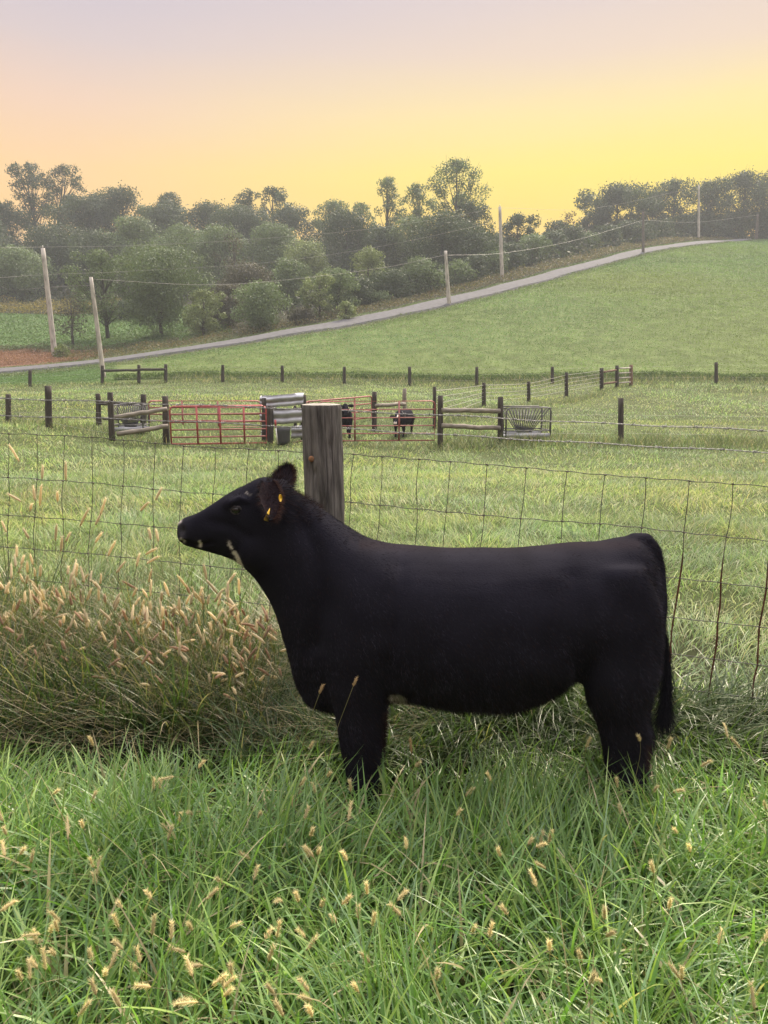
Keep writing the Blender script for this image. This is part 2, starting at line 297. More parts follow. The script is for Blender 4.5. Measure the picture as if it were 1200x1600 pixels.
# ------------------------------------------------------------------ calf bodies
def smooth_rows(tab, m):
    tab = np.array(tab, float); k = tab[:, 0]; u = np.arange(len(k)); U = np.linspace(0, len(k) - 1, m); out = []
    for c in range(tab.shape[1]):
        v = tab[:, c]; g = np.gradient(v); i = np.minimum(U.astype(int), len(k) - 2); f = U - i
        h00 = 2 * f**3 - 3 * f**2 + 1; h10 = f**3 - 2 * f**2 + f; h01 = -2 * f**3 + 3 * f**2; h11 = f**3 - f**2
        out.append(h00 * v[i] + h10 * g[i] + h01 * v[i + 1] + h11 * g[i + 1])
    return np.stack(out, -1)
def loft(mb, cen, A, B, expo=2.2, n=36, low=0.):
    m = len(cen); t = np.arange(n) * 2 * np.pi / n; c, s = np.cos(t), np.sin(t)
    cs = np.sign(c) * np.abs(c) ** (2 / expo); ss = np.sign(s) * np.abs(s) ** (2 / expo)
    lw = np.broadcast_to(low, (m,))[:, None] * np.clip(-ss, 0, 1)[None] ** 1.3
    v = cen[:, None] + A[:, None] * (cs[None] * (1 - lw))[..., None] + B[:, None] * ss[None, :, None]
    i = np.arange(m - 1)[:, None] * n; j = np.arange(n)[None]; k = (j + 1) % n
    mb.add(v.reshape(-1, 3), np.stack([i + j, i + k, i + n + k, i + n + j], -1).reshape(-1, 4), fn=[list(range(n))[::-1], [(m - 1) * n + q for q in range(n)]])
def ball(mb, c, r, n=14):
    t = np.linspace(0, np.pi, n)[:, None]; p = np.linspace(0, 2 * np.pi, n * 2, endpoint=False)[None]
    v = np.stack([np.sin(t) * np.cos(p), np.sin(t) * np.sin(p), np.cos(t) + 0 * p], -1).reshape(-1, 3) * np.asarray(r) + np.asarray(c)
    q = np.arange(n * 2 * n).reshape(n, 2 * n); r2 = np.roll(q, -1, 1)
    mb.add(v, np.stack([q[:-1], q[1:], r2[1:], r2[:-1]], -1).reshape(-1, 4))
def fuse(mb, voxel, iters, name='body'):
    o = mb.build(name, M['coat'])
    bm = bmesh.new(); bm.from_mesh(o.data); bmesh.ops.remove_doubles(bm, verts=bm.verts, dist=1e-6); bmesh.ops.recalc_face_normals(bm, faces=bm.faces); bm.to_mesh(o.data); bm.free()
    r = o.modifiers.new('r', 'REMESH'); r.mode = 'VOXEL'; r.voxel_size = voxel; r.use_smooth_shade = True
    s = o.modifiers.new('s', 'SMOOTH'); s.factor = .5; s.iterations = iters
    dg = bpy.context.evaluated_depsgraph_get(); me = bpy.data.meshes.new_from_object(o.evaluated_get(dg)); old = o.data
    o.modifiers.clear(); o.data = me; bpy.data.meshes.remove(old); me.name = name
    me.materials.clear(); me.materials.append(M['coat']); me.polygons.foreach_set('use_smooth', np.ones(len(me.polygons), bool)); return o
def getv(me):
    v = np.empty(len(me.vertices) * 3, np.float32); me.vertices.foreach_get('co', v); return v.reshape(-1, 3).astype(float)
def getn(me):
    v = np.empty(len(me.vertices) * 3, np.float32); me.vertices.foreach_get('normal', v); return v.reshape(-1, 3).astype(float)
def setcol(me, C):
    a = me.color_attributes.get('col') or me.color_attributes.new('col', 'FLOAT_COLOR', 'POINT')
    a.data.foreach_set('color', np.concatenate([C, np.ones((len(C), 1))], 1).astype(np.float32).ravel())
def strands(mb, p, d, ln, w0, col, seg=2, curl=None):
    n = len(p); side = np.cross(d, rng.normal(size=(n, 3))); side /= np.linalg.norm(side, axis=1)[:, None] + 1e-9
    ln = np.broadcast_to(ln, (n,)); V = np.zeros((n, seg + 1, 2, 3)); q = p.copy(); dd = d.copy()
    for k in range(seg + 1):
        wk = w0 * .5 * (1 - .85 * k / seg); V[:, k, 0] = q - side * wk; V[:, k, 1] = q + side * wk
        if curl is not None: dd = dd + curl; dd /= np.linalg.norm(dd, axis=1)[:, None]
        q = q + dd * (ln / seg)[:, None]
    b = (np.arange(n) * (seg + 1) * 2)[:, None]; k = np.arange(seg)[None] * 2
    mb.add(V.reshape(-1, 3), np.stack([b + k, b + k + 1, b + k + 3, b + k + 2], -1).reshape(-1, 4), c=np.repeat(col, (seg + 1) * 2, 0))
BLACK = np.array([.0118, .0115, .0172]); BROWN = np.array([.042, .021, .016]); WHITE = np.array([.72, .66, .60])
# main calf: trunk, neck and head as slices (px, top, bottom, half width, lower taper)
body = [(1029, 905, 985, .04, 0), (1020, 868, 1040, .085, .1), (1004, 846, 1062, .135, .1), (983, 838, 1066, .18, .1), (940, 847, 1062, .225, .15), (900, 852, 1060, .25, .2), (860, 855, 1078, .265, .2), (800, 859, 1102, .275, .2), (740, 860, 1103, .275, .2), (690, 859, 1098, .27, .2),
 (640, 856, 1090, .265, .25), (600, 851, 1092, .245, .25), (565, 839, 1104, .225, .3), (530, 816, 1113, .20, .35), (500, 794, 1108, .175, .4), (478, 778, 1094, .155, .45), (460, 766, 1062, .135, .45), (445, 757, 1005, .118, .4), (430, 750, 955, .105, .3), (415, 746, 925, .098, .25), (400, 749, 903, .094, .25),
 (385, 757, 889, .088, .3), (370, 763, 879, .080, .35), (352, 773, 871, .066, .4), (335, 784, 865, .056, .35), (318, 795, 859, .050, .25), (302, 804, 855, .048, .1), (291, 808, 852, .047, 0), (284, 812, 848, .043, 0), (279.5, 817, 843, .034, 0), (277.5, 823, 838, .018, 0)]
tb = smooth_rows(body, 150)
T = np.array([at(r[0], r[1], CY) for r in tb]); Bt = np.array([at(r[0], r[2], CY) for r in tb])
fm = MB(); A = np.zeros((len(tb), 3)); A[:, 1] = np.maximum(tb[:, 3], .015)
loft(fm, (T + Bt) / 2, A, (T - Bt) / 2, 2.25, low=tb[:, 4])
def limb(rows, m=40, ex=2.1):
    r = smooth_rows(rows, m); Lp = np.array([at(q[1], q[0], q[4]) for q in r]); Rp = np.array([at(q[2], q[0], q[4]) for q in r])
    Bv = np.zeros((m, 3)); Bv[:, 1] = r[:, 3]; loft(fm, (Lp + Rp) / 2, (Rp - Lp) / 2, Bv, ex, n=24)
limb([(872, 950, 996, .01, CY - .04), (885, 925, 1008, .06, CY - .12), (950, 900, 1031, .10, CY - .13), (1030, 898, 1031, .11, CY - .14), (1068, 906, 1022, .10, CY - .15), (1095, 916, 1012, .09, CY - .15), (1120, 928, 1009, .07, CY - .15), (1145, 934, 1018, .060, CY - .15), (1162, 939, 1019, .056, CY - .15), (1190, 944, 1014, .052, CY - .15), (1220, 947, 1009, .050, CY - .15), (1250, 951, 1003, .046, CY - .15), (1276, 945, 1003, .052, CY - .15)])
limb([(872, 950, 996, .01, CY + .04), (900, 925, 1010, .07, CY + .12), (1000, 905, 1033, .11, CY + .14), (1060, 925, 1027, .10, CY + .14), (1100, 945, 1016, .075, CY + .14), (1130, 955, 1016, .06, CY + .14), (1150, 961, 1022, .052, CY + .14), (1175, 967, 1018, .045, CY + .14), (1200, 970, 1014, .042, CY + .14), (1219, 966, 1016, .05, CY + .14)])
limb([(880, 545, 580, .01, CY - .03), (910, 520, 600, .05, CY - .10), (980, 500, 618, .085, CY - .13), (1050, 508, 617, .085, CY - .13), (1085, 516, 608, .075, CY - .13), (1115, 522, 602, .066, CY - .13), (1145, 527, 601, .060, CY - .13), (1165, 530, 600, .058, CY - .13), (1190, 536, 595, .052, CY - .13), (1222, 540, 593, .050, CY - .13), (1252, 541, 592, .05, CY - .13), (1274, 537, 592, .055, CY - .13)])
limb([(920, 520, 610, .06, CY + .12), (1040, 525, 616, .08, CY + .12), (1080, 538, 607, .065, CY + .12), (1120, 550, 604, .055, CY + .12), (1150, 555, 605, .052, CY + .12), (1175, 559, 602, .044, CY + .12), (1200, 561, 602, .042, CY + .12), (1220, 556, 606, .05, CY + .12)])
for px, py, dy, r in [(558, 970, -.12, (.15, .095, .23)), (558, 970, .12, (.15, .095, .23)), (930, 960, -.17, (.10, .07, .17)), (930, 960, .17, (.10, .07, .17)), (790, 985, -.11, (.33, .17, .18)), (790, 985, .11, (.33, .17, .18)), (408, 850, -.045, (.075, .06, .085)), (408, 850, .045, (.075, .06, .085)), (374, 784, -.052, (.05, .03, .03)), (374, 784, .052, (.05, .03, .03)), (500, 1075, 0, (.07, .09, .075)), (296, 836, 0, (.035, .052, .035)), (438, 770, 0, (.05, .075, .05))]:
    c = at(px, py, CY); c[1] += dy; ball(fm, c, r)
# dock of the tail
fm.tube([at(x, y, CY + d) for x, y, d in [(985, 846, 0), (1008, 845, 0), (1021, 862, 0), (1029, 890, 0), (1033, 925, -.02), (1036, 960, -.05), (1039, 1000, -.06), (1041, 1040, -.06), (1041, 1080, -.06)]], [.035, .034, .030, .026, .021, .017, .014, .012, .009], n=12)
calf = fuse(fm, .0085, 16, 'black_calf'); me = calf.data
V = getv(me); Nn_ = getn(me); px, py = proj(V)
near = V[:, 1] < CY
def seg_d(px, py, pts):
    best = np.full(len(px), 1e9)
    for (x0, y0), (x1, y1) in zip(pts[:-1], pts[1:]):
        t = np.clip(((px - x0) * (x1 - x0) + (py - y0) * (y1 - y0)) / ((x1 - x0) ** 2 + (y1 - y0) ** 2 + 1e-9), 0, 1)
        best = np.minimum(best, np.hypot(px - x0 - t * (x1 - x0), py - y0 - t * (y1 - y0)))
    return best
disp = np.zeros(len(V))
disp -= near * .010 * np.exp(-(seg_d(px, py, [(285, 846), (300, 850), (318, 850), (332, 846)]) / 2.2) ** 2)      # mouth
disp -= near * .020 * np.exp(-(((px - 284) / 5) ** 2 + ((py - 829) / 6.5) ** 2))                               # nostril
disp += near * .006 * np.exp(-(((px - 293) / 5) ** 2 + ((py - 828) / 9) ** 2))
disp -= near * .006 * np.exp(-(((px - 375) / 7) ** 2 + ((py - 791) / 6) ** 2))                                 # eye socket
disp += near * .010 * np.exp(-(seg_d(px, py, [(362, 786), (374, 779), (388, 783)]) / 4) ** 2)                   # brow
disp -= near * .008 * np.exp(-(seg_d(px, py, [(330, 815), (360, 822), (385, 838)]) / 8) ** 2)                   # hollow above cheek
disp -= near * .022 * np.exp(-(seg_d(px, py, [(470, 800), (490, 860), (500, 930), (488, 1010)]) / 16) ** 2)      # before the shoulder
disp -= near * .020 * np.exp(-(seg_d(px, py, [(625, 880), (618, 960), (608, 1050)]) / 16) ** 2)
disp -= near * .022 * np.exp(-(seg_d(px, py, [(895, 900), (893, 980), (905, 1060)]) / 22) ** 2)
disp += (noise2(V[:, 0] + 9, V[:, 2] * 1.0 + V[:, 1], .11, 5) - .5) * .008
V += Nn_ * disp[:, None]
me.vertices.foreach_set('co', V.astype(np.float32).ravel()); me.update()
C = np.tile(BLACK, (len(V), 1)); C *= (.85 + .3 * noise2(V[:, 0], V[:, 2], .06, 6))[:, None]
def paint(mask, col): 
    m_ = np.clip(mask, 0, 1)[:, None]; C[:] = C * (1 - m_) + col * m_
jag = 2.2 * (noise2(V[:, 0], V[:, 2] + V[:, 1] * .5, .006, 9) - .5)
def blob(pts, r): return 1 / (1 + np.exp((seg_d(px, py, pts) + jag - r) * 2.2))
paint(blob([(311, 846), (313, 852)], 1.8) * near, WHITE); paint(blob([(300, 863), (316, 863)], 1.6), WHITE * .6)
paint(blob([(357, 847), (358, 852), (362, 857)], 1.7) * near, WHITE * .9)
paint(blob([(366, 864), (372, 871), (374, 880), (379, 888)], 3.2), WHITE * .85); paint(blob([(358, 876), (372, 880)], 2.6), WHITE * .7)
paint(blob([(279, 818), (283, 815)], 1.4), WHITE * .7); paint(blob([(282, 842), (287, 847)], 1.6), WHITE * .7)
paint(blob([(385, 769), (390, 773)], .9) * near, WHITE * .5)
paint(blob([(612, 1092), (622, 1091), (630, 1095)], 5), WHITE * .35)
paint(np.exp(-(((px - 603) / 5) ** 2)) * (py > 1112) * (py < 1200) * .5, BROWN); paint(np.exp(-(((px - 1014) / 5) ** 2)) * (py > 1165) * .5, BROWN)
paint(np.exp(-(((py - 850) / 9) ** 2)) * (px > 560) * (px < 1000) * .12, BROWN)  # warm rim sheen along the back painted into the hide
paint(np.exp(-(((px - 283) / 7) ** 2 + ((py - 830) / 11) ** 2)) * .7, np.array([.06, .058, .062]))
paint(blob([(284, 828)], 4.5) * near, np.array([.004, .004, .004]))
setcol(me, C)
tag(calf, 'large black calf standing side on in long grass with its head raised', 'calf')
# short coat hair, longer along the poll, crest and legs
me.calc_loop_triangles(); ntri = len(me.loop_triangles); ti = np.empty(ntri * 3, np.int32); me.loop_triangles.foreach_get('vertices', ti); ti = ti.reshape(-1, 3)
tv = V[ti]; ar = np.linalg.norm(np.cross(tv[:, 1] - tv[:, 0], tv[:, 2] - tv[:, 0]), axis=1); pr = ar / ar.sum()
k = rng.choice(ntri, 170000, p=pr); u = rng.random((len(k), 2)); fl = u.sum(1) > 1; u[fl] = 1 - u[fl]
P0 = tv[k, 0] + (tv[k, 1] - tv[k, 0]) * u[:, :1] + (tv[k, 2] - tv[k, 0]) * u[:, 1:]
NV = getn(me); NP = NV[ti[k, 0]]; CP0 = C[ti[k, 0]]; hx, hy = proj(P0)
head = hx < 440; flow = np.zeros_like(P0); flow[:, 0] = np.where(head, .6, .5); flow[:, 2] = np.where(head, .1, -.75)
ln = np.where(hx < 350, .003, np.where(head, .007, .015)) ; ln = np.where((hy > 1110), .017, ln); pol = (hx > 415) & (hx < 500) & (hy < 815); ln = np.where(pol & (NP[:, 2] > 0), .024, ln)
ln = np.where((hx > 1000) & (hy > 1040), .016, ln)
keep = ~((hx < 300)) & ~(np.hypot(hx - 375, hy - 790) < 9)
d = NP * np.where(pol, 1.1, .42)[:, None] + flow * .8 + rng.normal(size=P0.shape) * .14; d /= np.linalg.norm(d, axis=1)[:, None]
hc = CP0 * (.6 + .9 * rng.random((len(P0), 1))) * (.55 + 1.1 * noise2(hx, hy * .3, 5, 44) * noise2(hx, hy * .5, 23, 45) * 2)[:, None]; hc[rng.random(len(P0)) < .10] *= 2.8; br = rng.random(len(P0)) < np.where(pol, .5, .10); hc[br] = BROWN * (.4 + .5 * rng.random((br.sum(), 1)))
fb = MB(); strands(fb, (P0 - NP * .0015)[keep], d[keep], (ln * (.6 + .7 * rng.random(len(P0))))[keep], .0011, hc[keep])
fb.build('coat_hair', M['fur'], calf)
# tail switch
tp = np.array([at(x, y, CY - .06) for x, y in [(1038, 985), (1042, 1030), (1043, 1070), (1040, 1100)]]); n = 2600
t = rng.random(n) ** .7; q = np.stack([np.interp(t * 3, range(4), tp[:, i]) for i in range(3)], -1) + rng.normal(size=(n, 3)) * .006
d = np.array([-.03, 0, -1.]) + rng.normal(size=(n, 3)) * np.array([.10, .10, .04]); cu = rng.normal(size=(n, 3)) * np.array([.09, .06, 0]) ; 
sw = MB(); strands(sw, q, d, .05 + .08 * t + .05 * rng.random(n), .0016, BLACK * (.6 + .9 * rng.random((n, 1))), seg=5, curl=cu); sw.build('tail_switch', M['fur'], calf)
# eye with lids
ec = at(375.5, 791, CY); nv = V[(np.hypot(px - 375.5, py - 791) < 6) & near]; ec[1] = nv[:, 1].min() + .0055
em = MB(); ball(em, ec, (.0175, .015, .0155), 18); eye = em.build('eye', M['eye'], calf, smooth=True)
ll = MB(); a = np.linspace(0, 2 * np.pi, 28); ring = np.stack([ec[0] + .0175 * np.cos(a), ec[1] - .006 - .003 * np.cos(a) ** 2 * 0, ec[2] + .0125 * np.sin(a)], -1)
if True: ring[:, 1] = ec[1] - .004 - .006 * (1 - np.abs(np.cos(a)))
ll.tube(ring, .0032 + .0014 * np.clip(np.sin(a), 0, 1), 8, c=np.tile([.060, .054, .056], (28 * 8, 1))); ll.build('eyelid', M['coat'], eye, smooth=True)
lash = MB(); n = 60; a = rng.uniform(.2, 2.9, n); q = np.stack([ec[0] + .018 * np.cos(a), np.full(n, ec[1] - .010), ec[2] + .013 * np.sin(a)], -1)
strands(lash, q, np.stack([np.cos(a) * .3 - .3, np.full(n, -.8), np.full(n, -.1)], -1), .014, .0008, np.tile(BLACK, (n, 1)), 2, np.array([0, 0, .1])); lash.build('eyelash', M['fur'], eye)
# ears: cupped leaf shapes with fringe hair
def make_ear(base, tip, wide, cupdir, side, hair_n, hair_len, droop):
    m, n = 16, 11; base, tip = np.array(base), np.array(tip); ax = tip - base; ln_ = np.linalg.norm(ax); axn = ax / ln_
    s = np.array(side, float); s -= axn * s.dot(axn); s /= np.linalg.norm(s); c = np.cross(axn, s)
    if c.dot(cupdir) < 0: c = -c
    def surf(t, q):
        wv = wide * (np.sin(np.pi * np.clip(t * .93 + .10, 0, 1)) ** .65) * (1 - .25 * t); cup = (.45 + .35 * (1 - t))
        return base + ax * t[..., None] + s * (wv * np.sin(q * 1.25) / 1.0)[..., None] - c * (wv * cup * (np.cos(q * 1.25) - .6))[..., None] + np.array([0, 0, -droop]) * (t ** 2)[..., None]
    t, q = np.meshgrid(np.linspace(0, 1, m), np.linspace(-1, 1, n), indexing='ij'); outer = surf(t, q).reshape(-1, 3); inner = outer + c * .007
    g = np.arange(m * n).reshape(m, n); F = np.stack([g[:-1, :-1], g[1:, :-1], g[1:, 1:], g[:-1, 1:]], -1).reshape(-1, 4)
    e = MB(); col = np.concatenate([np.tile(BLACK * 1.1, (m * n, 1)), np.tile(BROWN * .25 + BLACK * .7, (m * n, 1))])
    rim = np.concatenate([g[:, 0], g[-1, :], g[::-1, -1]]); F2 = np.stack([rim[:-1], rim[1:], rim[1:] + m * n, rim[:-1] + m * n], -1)
    e.add(np.concatenate([outer, inner]), np.concatenate([F, F[:, ::-1] + m * n, F2]), c=col)
    ear = e.build('ear', M['coat'], calf, smooth=True)
    f = MB(); n2 = hair_n; tt_ = rng.random(n2); qq = rng.uniform(-1, 1, n2); edge = rng.random(n2) < .5; qq[edge] = np.sign(rng.normal(size=edge.sum())) * rng.uniform(.85, 1, edge.sum())
    p_ = surf(tt_, qq); d_ = axn * .5 + s * (qq[:, None]) * .9 - c * .35 * (~edge[:, None]) + rng.normal(size=(n2, 3)) * .25; inn = rng.random(n2) < .4; d_[inn] += c * .9; p_[inn] += c * .007
    d_ /= np.linalg.norm(d_, axis=1)[:, None]; cc = np.where((rng.random(n2) < np.where(edge & (qq > 0), .85, np.where(inn, .22, .12)))[:, None], BROWN * 1.6 * (.5 + 1. * rng.random((n2, 1))), BLACK * 1.2)
    strands(f, p_, d_, hair_len * (.5 + rng.random(n2)), .0011, cc, 3, np.array([0, 0, -.05])); f.build('ear_hair', M['fur'], ear)
    return ear, surf
b0 = at(424, 748, CY); b0[1] -= .085; t0 = at(426, 815, CY - .20)
ear1, surf1 = make_ear(b0, t0, .040, np.array([.75, -.35, -.1]), (.9, .35, .1), 3600, .017, 0)
b1 = at(434, 768, CY); b1[1] += .06; t1 = at(452, 728, CY + .15)
make_ear(b1, t1, .036, np.array([.5, -.7, .3]), (1, .2, 0), 4200, .018, 0)
# ear tags
yt = at(438, 778, CY - .17); g = MB(); a = np.linspace(0, 2 * np.pi, 20, endpoint=False)
for k_, (off, rr) in enumerate([(0, 1), (-.003, .5)]):
    o1 = np.stack([yt[0] + .0048 * rr * np.cos(a), yt[1] + off + .006 * np.cos(a), yt[2] + .0125 * rr * np.sin(a)], -1); o2 = o1 + np.array([.001, -.003, 0])
    g.add(np.concatenate([o1, o2]), [[i, (i + 1) % 20, 20 + (i + 1) % 20, 20 + i] for i in range(20)], fn=[list(range(20)), list(range(39, 19, -1))])
tag(g.build('ear_tag', M['tag'], ear1), 'round yellow ear tag button')
q = [at(x, y, CY - .19 + e) for x, y, e in [(421.5, 794, 0), (419, 815, 0), (412, 812, 0.003), (414, 807, 0.003)]]; q = np.array(q)
g = MB(); g.add(np.concatenate([q, q + np.array([.001, -.003, 0])]), [[0, 1, 2, 3], [7, 6, 5, 4], [0, 4, 5, 1], [1, 5, 6, 2], [2, 6, 7, 3], [3, 7, 4, 0]])
tag(g.build('ear_tag', M['tag'], ear1), 'hanging yellow ear tag seen edge on')
# ------------------------------------------------------------------ small calves of the far pen
def small_calf(loc, rz, k, label, whiteface, low=0.):
    s = MB()
    st = [(.66, .74, .60, .07, 0), (.62, .83, .44, .15, .1), (.52, .87, .36, .20, .1), (.35, .87, .34, .22, .2), (.05, .86, .30, .23, .2), (-.22, .87, .30, .22, .2), (-.40, .88, .34, .19, .3), (-.50, .90, .42, .15, .4), (-.58, .93, .55, .11, .3), (-.66, .98, .66, .095, .2), (-.73, .98, .70, .085, .2), (-.80, .92, .68, .072, .2), (-.88, .84, .65, .055, .1), (-.94, .79, .64, .05, 0), (-.97, .75, .67, .035, 0)]
    st = [(a_, t_ - low * np.clip((-a_ - .38) / .3, 0, 1), b_ - low * np.clip((-a_ - .38) / .3, 0, 1), h_, l_) for a_, t_, b_, h_, l_ in st]
    r = smooth_rows(st, 60); c = np.stack([r[:, 0], 0 * r[:, 0], (r[:, 1] + r[:, 2]) / 2], -1); A_ = np.zeros_like(c); A_[:, 1] = r[:, 3]; B_ = np.zeros_like(c); B_[:, 2] = (r[:, 1] - r[:, 2]) / 2
    loft(s, c, A_, B_, 2.2, 24, r[:, 4])
    for sy in (-1, 1):
        s.tube([(-.42, sy * .13, .6), (-.42, sy * .14, .42), (-.43, sy * .13, .26), (-.43, sy * .13, .08), (-.44, sy * .13, 0)], [.10, .075, .045, .035, .045], 12)
        s.tube([(.50, sy * .13, .62), (.48, sy * .14, .45), (.56, sy * .13, .30), (.54, sy * .13, .08), (.53, sy * .13, 0)], [.15, .10, .05, .036, .045], 12)
    s.tube([(.62, 0, .83), (.69, 0, .74), (.70, 0, .5), (.69, 0, .3)], [.035, .025, .018, .03], 8)
    o = fuse(s, .02, 4, 'pen_calf'); v = getv(o.data); c_ = np.tile(BLACK * 1.3, (len(v), 1))
    if whiteface:
        jj = .03 * (noise2(v[:, 1] * 1., v[:, 2], .03, 8) - .5)
        m1 = (v[:, 0] < -.90) & (v[:, 2] < .77 - low + jj) & (v[:, 2] > .70 - low + jj); c_[m1] = WHITE
        m2 = (v[:, 0] < -.70) & (v[:, 2] > .88 - low + jj) & (np.abs(v[:, 1] + .045 + jj) < .022); c_[m2] = WHITE
    setcol(o.data, c_); o.location = [float(q) for q in loc]; o.rotation_euler = (0, 0, rz); o.scale = (k, k, k); tag(o, label, 'calf', 'young calves in the pen')
    for sy in (-1, 1):
        e = MB(); ball(e, (-.69, sy * .16, .92 - low), (.03, .095, .042), 8); ea = e.build('ear', M['coat'], None, smooth=True); setcol(ea.data, np.tile(BLACK * 1.2, (len(ea.data.vertices), 1))); ea.parent = o
    return o
# ------------------------------------------------------------------ near wire fence
fence = empty('wire_fence', (float(at(504, 640, 3.42)[0]), float(fenceY(at(504, 640, 3.5)[0]) - .12), 0))
tag(fence, 'woven wire fence with thick round corner post standing behind the large black calf', 'fence')
wr = [[(0, 677), (140, 682.5), (300, 698), (400, 702.5), (545, 709.5), (700, 721), (822, 731), (943, 742), (1070, 751), (1200, 760)],
 [(0, 745), (140, 754), (300, 770), (450, 778), (560, 786), (700, 800), (822, 811), (960, 820), (1077, 833), (1200, 845)],
 [(0, 804), (140, 814), (300, 828), (450, 842), (640, 862), (900, 892), (1066, 904), (1200, 919)],
 [(0, 854), (130, 864), (300, 882), (450, 897), (640, 918), (900, 950), (1062, 966), (1200, 981)],
 [(0, 901), (300, 931), (640, 972), (900, 1006), (1054, 1022), (1200, 1041)],
 [(0, 945), (300, 975), (640, 1018), (900, 1056), (1045, 1074), (1200, 1093)],
 [(0, 985), (300, 1018), (640, 1064), (900, 1098), (1040, 1114), (1200, 1141)],
 [(0, 1022), (300, 1056), (640, 1102), (900, 1140), (1035, 1158), (1200, 1183)]]
wv = MB(); base_c = np.array([1., 1., 1.])
def rowY(row, x): a = np.array(row, float); return np.interp(x, a[:, 0], a[:, 1])
xs = np.linspace(-140, 1340, 260)
for row in wr:
    a = np.array(row, float); sl0 = (a[1, 1] - a[0, 1]) / (a[1, 0] - a[0, 0]); sl1 = (a[-1, 1] - a[-2, 1]) / (a[-1, 0] - a[-2, 0])
    row.insert(0, (-200, a[0, 1] - 200 * sl0)); row.append((1400, a[-1, 1] + 200 * sl1))
    y = rowY(row, xs); y = np.convolve(np.pad(y, 6, 'edge'), np.ones(13) / 13, 'valid') + .8 * np.sin(xs / 9.) * rng.uniform(.3, 1) 
    wv.tube([onfence(p, q) for p, q in zip(xs, y)], .0019, 6, c=np.tile(base_c, (260 * 6, 1)))
stays = [-118, -74, -30, 14, 58, 101, 144, 193, 243, 287, 336, 389, 435, 553, 597, 655, 704, 761, 822, 886, 945, 1009, 1077, 1145, 1214, 1285]
knots = wv
for sx in stays:
    pts = []; cs = []; rr = []; jx = 0
    for k, row in enumerate(wr):
        prev = rowY(wr[k - 1], sx) if k else None
        y = rowY(row, sx); lean = -(4 + max(sx, 0) / 1200 * 37) * (y - rowY(wr[0], sx)) / 350 if k else 0
        jx = lean + (rng.normal() * 1.6 if k else 0); y = rowY(row, sx + jx)
        if pts:
            a = pts[-1]; n_ = 5; bow = rng.normal() * 1.2
            for j in range(1, n_ + 1): f_ = j / n_; pts.append((a[0] + (sx + jx - a[0]) * f_ + bow * math.sin(math.pi * f_), a[1] + (y - a[1]) * f_))
        else: pts.append((sx, y))
        c = onfence(sx + jx, y, -.002); knots.tube([c + np.array([-.006, 0, .002]), c + np.array([0, -.003, 0]), c + np.array([.006, 0, -.002])], [.0028, .0042, .0028], 6, c=np.tile([1.2, 1.1, 1.], (18, 1)))
    P_ = [onfence(a, b, -.003) for a, b in pts]; ya = np.array([b for a, b in pts])
    rust = (sx > 1050) * np.clip((ya - rowY(wr[1], sx) - 25) / 20, 0, 1) * np.clip((rowY(wr[6], sx) - 30 - ya) / 60, 0, 1)
    r_ = .0017 + .0021 * rust * (.6 + .8 * rng.random(len(ya)))
    col_ = np.array([1., 1., 1.]) * (1 - rust[:, None]) + np.array([1.5, .62, .42]) * rust[:, None]
    wv.tube(P_, r_, 6, c=np.repeat(col_, 6, 0))
wv.build('woven_wire', M['wire'], fence, smooth=True); None
for row in ([(-200, 612), (0, 622), (140, 627), (422, 637), (545, 642.5), (720, 650), (880, 659), (1000, 664), (1200, 673), (1400, 683)], [(-200, 640), (0, 649), (260, 657), (380, 663), (560, 671), (720, 681), (950, 694), (1200, 707), (1400, 718)]):
    n_ = 1500; X = np.linspace(-140, 1340, n_); Y_ = rowY(row, X); Y_ = np.convolve(np.pad(Y_, 40, 'edge'), np.ones(81) / 81, 'valid') + .9 * np.sin(X / 31) 
    P_ = np.array([onfence(p, q, .01) for p, q in zip(X, Y_)]); b_ = MB(); s_ = np.cumsum(np.r_[0, np.linalg.norm(np.diff(P_, axis=0), axis=1)])
    for ph in (0, math.pi):
        a = s_ * 2 * math.pi / .07 + ph; b_.tube(P_ + np.stack([0 * a, np.cos(a) * .0017, np.sin(a) * .0017], -1), .0014, 5)
    for d_ in np.arange(.05, s_[-1], .125):
        c = np.array([np.interp(d_, s_, P_[:, i]) for i in range(3)]); a0 = rng.uniform(0, 6.28)
        th = np.linspace(0, 4 * math.pi, 14); b_.tube(c + np.stack([np.linspace(-.008, .008, 14), np.cos(th + a0) * .005, np.sin(th + a0) * .005], -1), .0014, 5)
        for sg in (-1, 1):
            dv = np.array([rng.uniform(-.4, .4), math.cos(a0), math.sin(a0)]) * .016 * sg; b_.tube([c + np.array([sg * .008, 0, 0]), c + dv + np.array([sg * .008, 0, 0])], [.0014, .0006], 5)
    b_.build('barbed_wire', M['barb'], fence, smooth=True)
# corner post: slightly tapered round log with checks and a pale sawn top
pc = np.array(fence.location); hz = at(505, 632, pc[1])[2]; m_, n_ = 130, 160
th = np.arange(n_) * 2 * np.pi / n_; zz = np.linspace(-.1, hz, m_); Rr = .0895 + .006 * (1 - zz / hz)
tg, zg = np.meshgrid(th, zz); R = Rr[:, None] * np.ones(n_)[None]
for a_, w_, dp in [(4.2, .035, .010), (4.75, .05, .008), (5.3, .03, .012), (3.6, .04, .009), (5.0, .02, .009), (1, .04, .01), (2.4, .03, .01)]:
    aa = a_ + .10 * (noise2(zg * 0 + a_ * 7, zg, .35, 11) - .5); R -= dp * np.exp(-((tg - aa) / w_) ** 2) * np.clip(noise2(zg * 0 + a_ * 3, zg, .5, 12) * 3 - .6, 0, 1.3)
R += .008 * (noise2(tg * .3, zg, .11, 13) - .5) + .0025 * (noise2(tg * 9, zg, .6, 14) - .5)
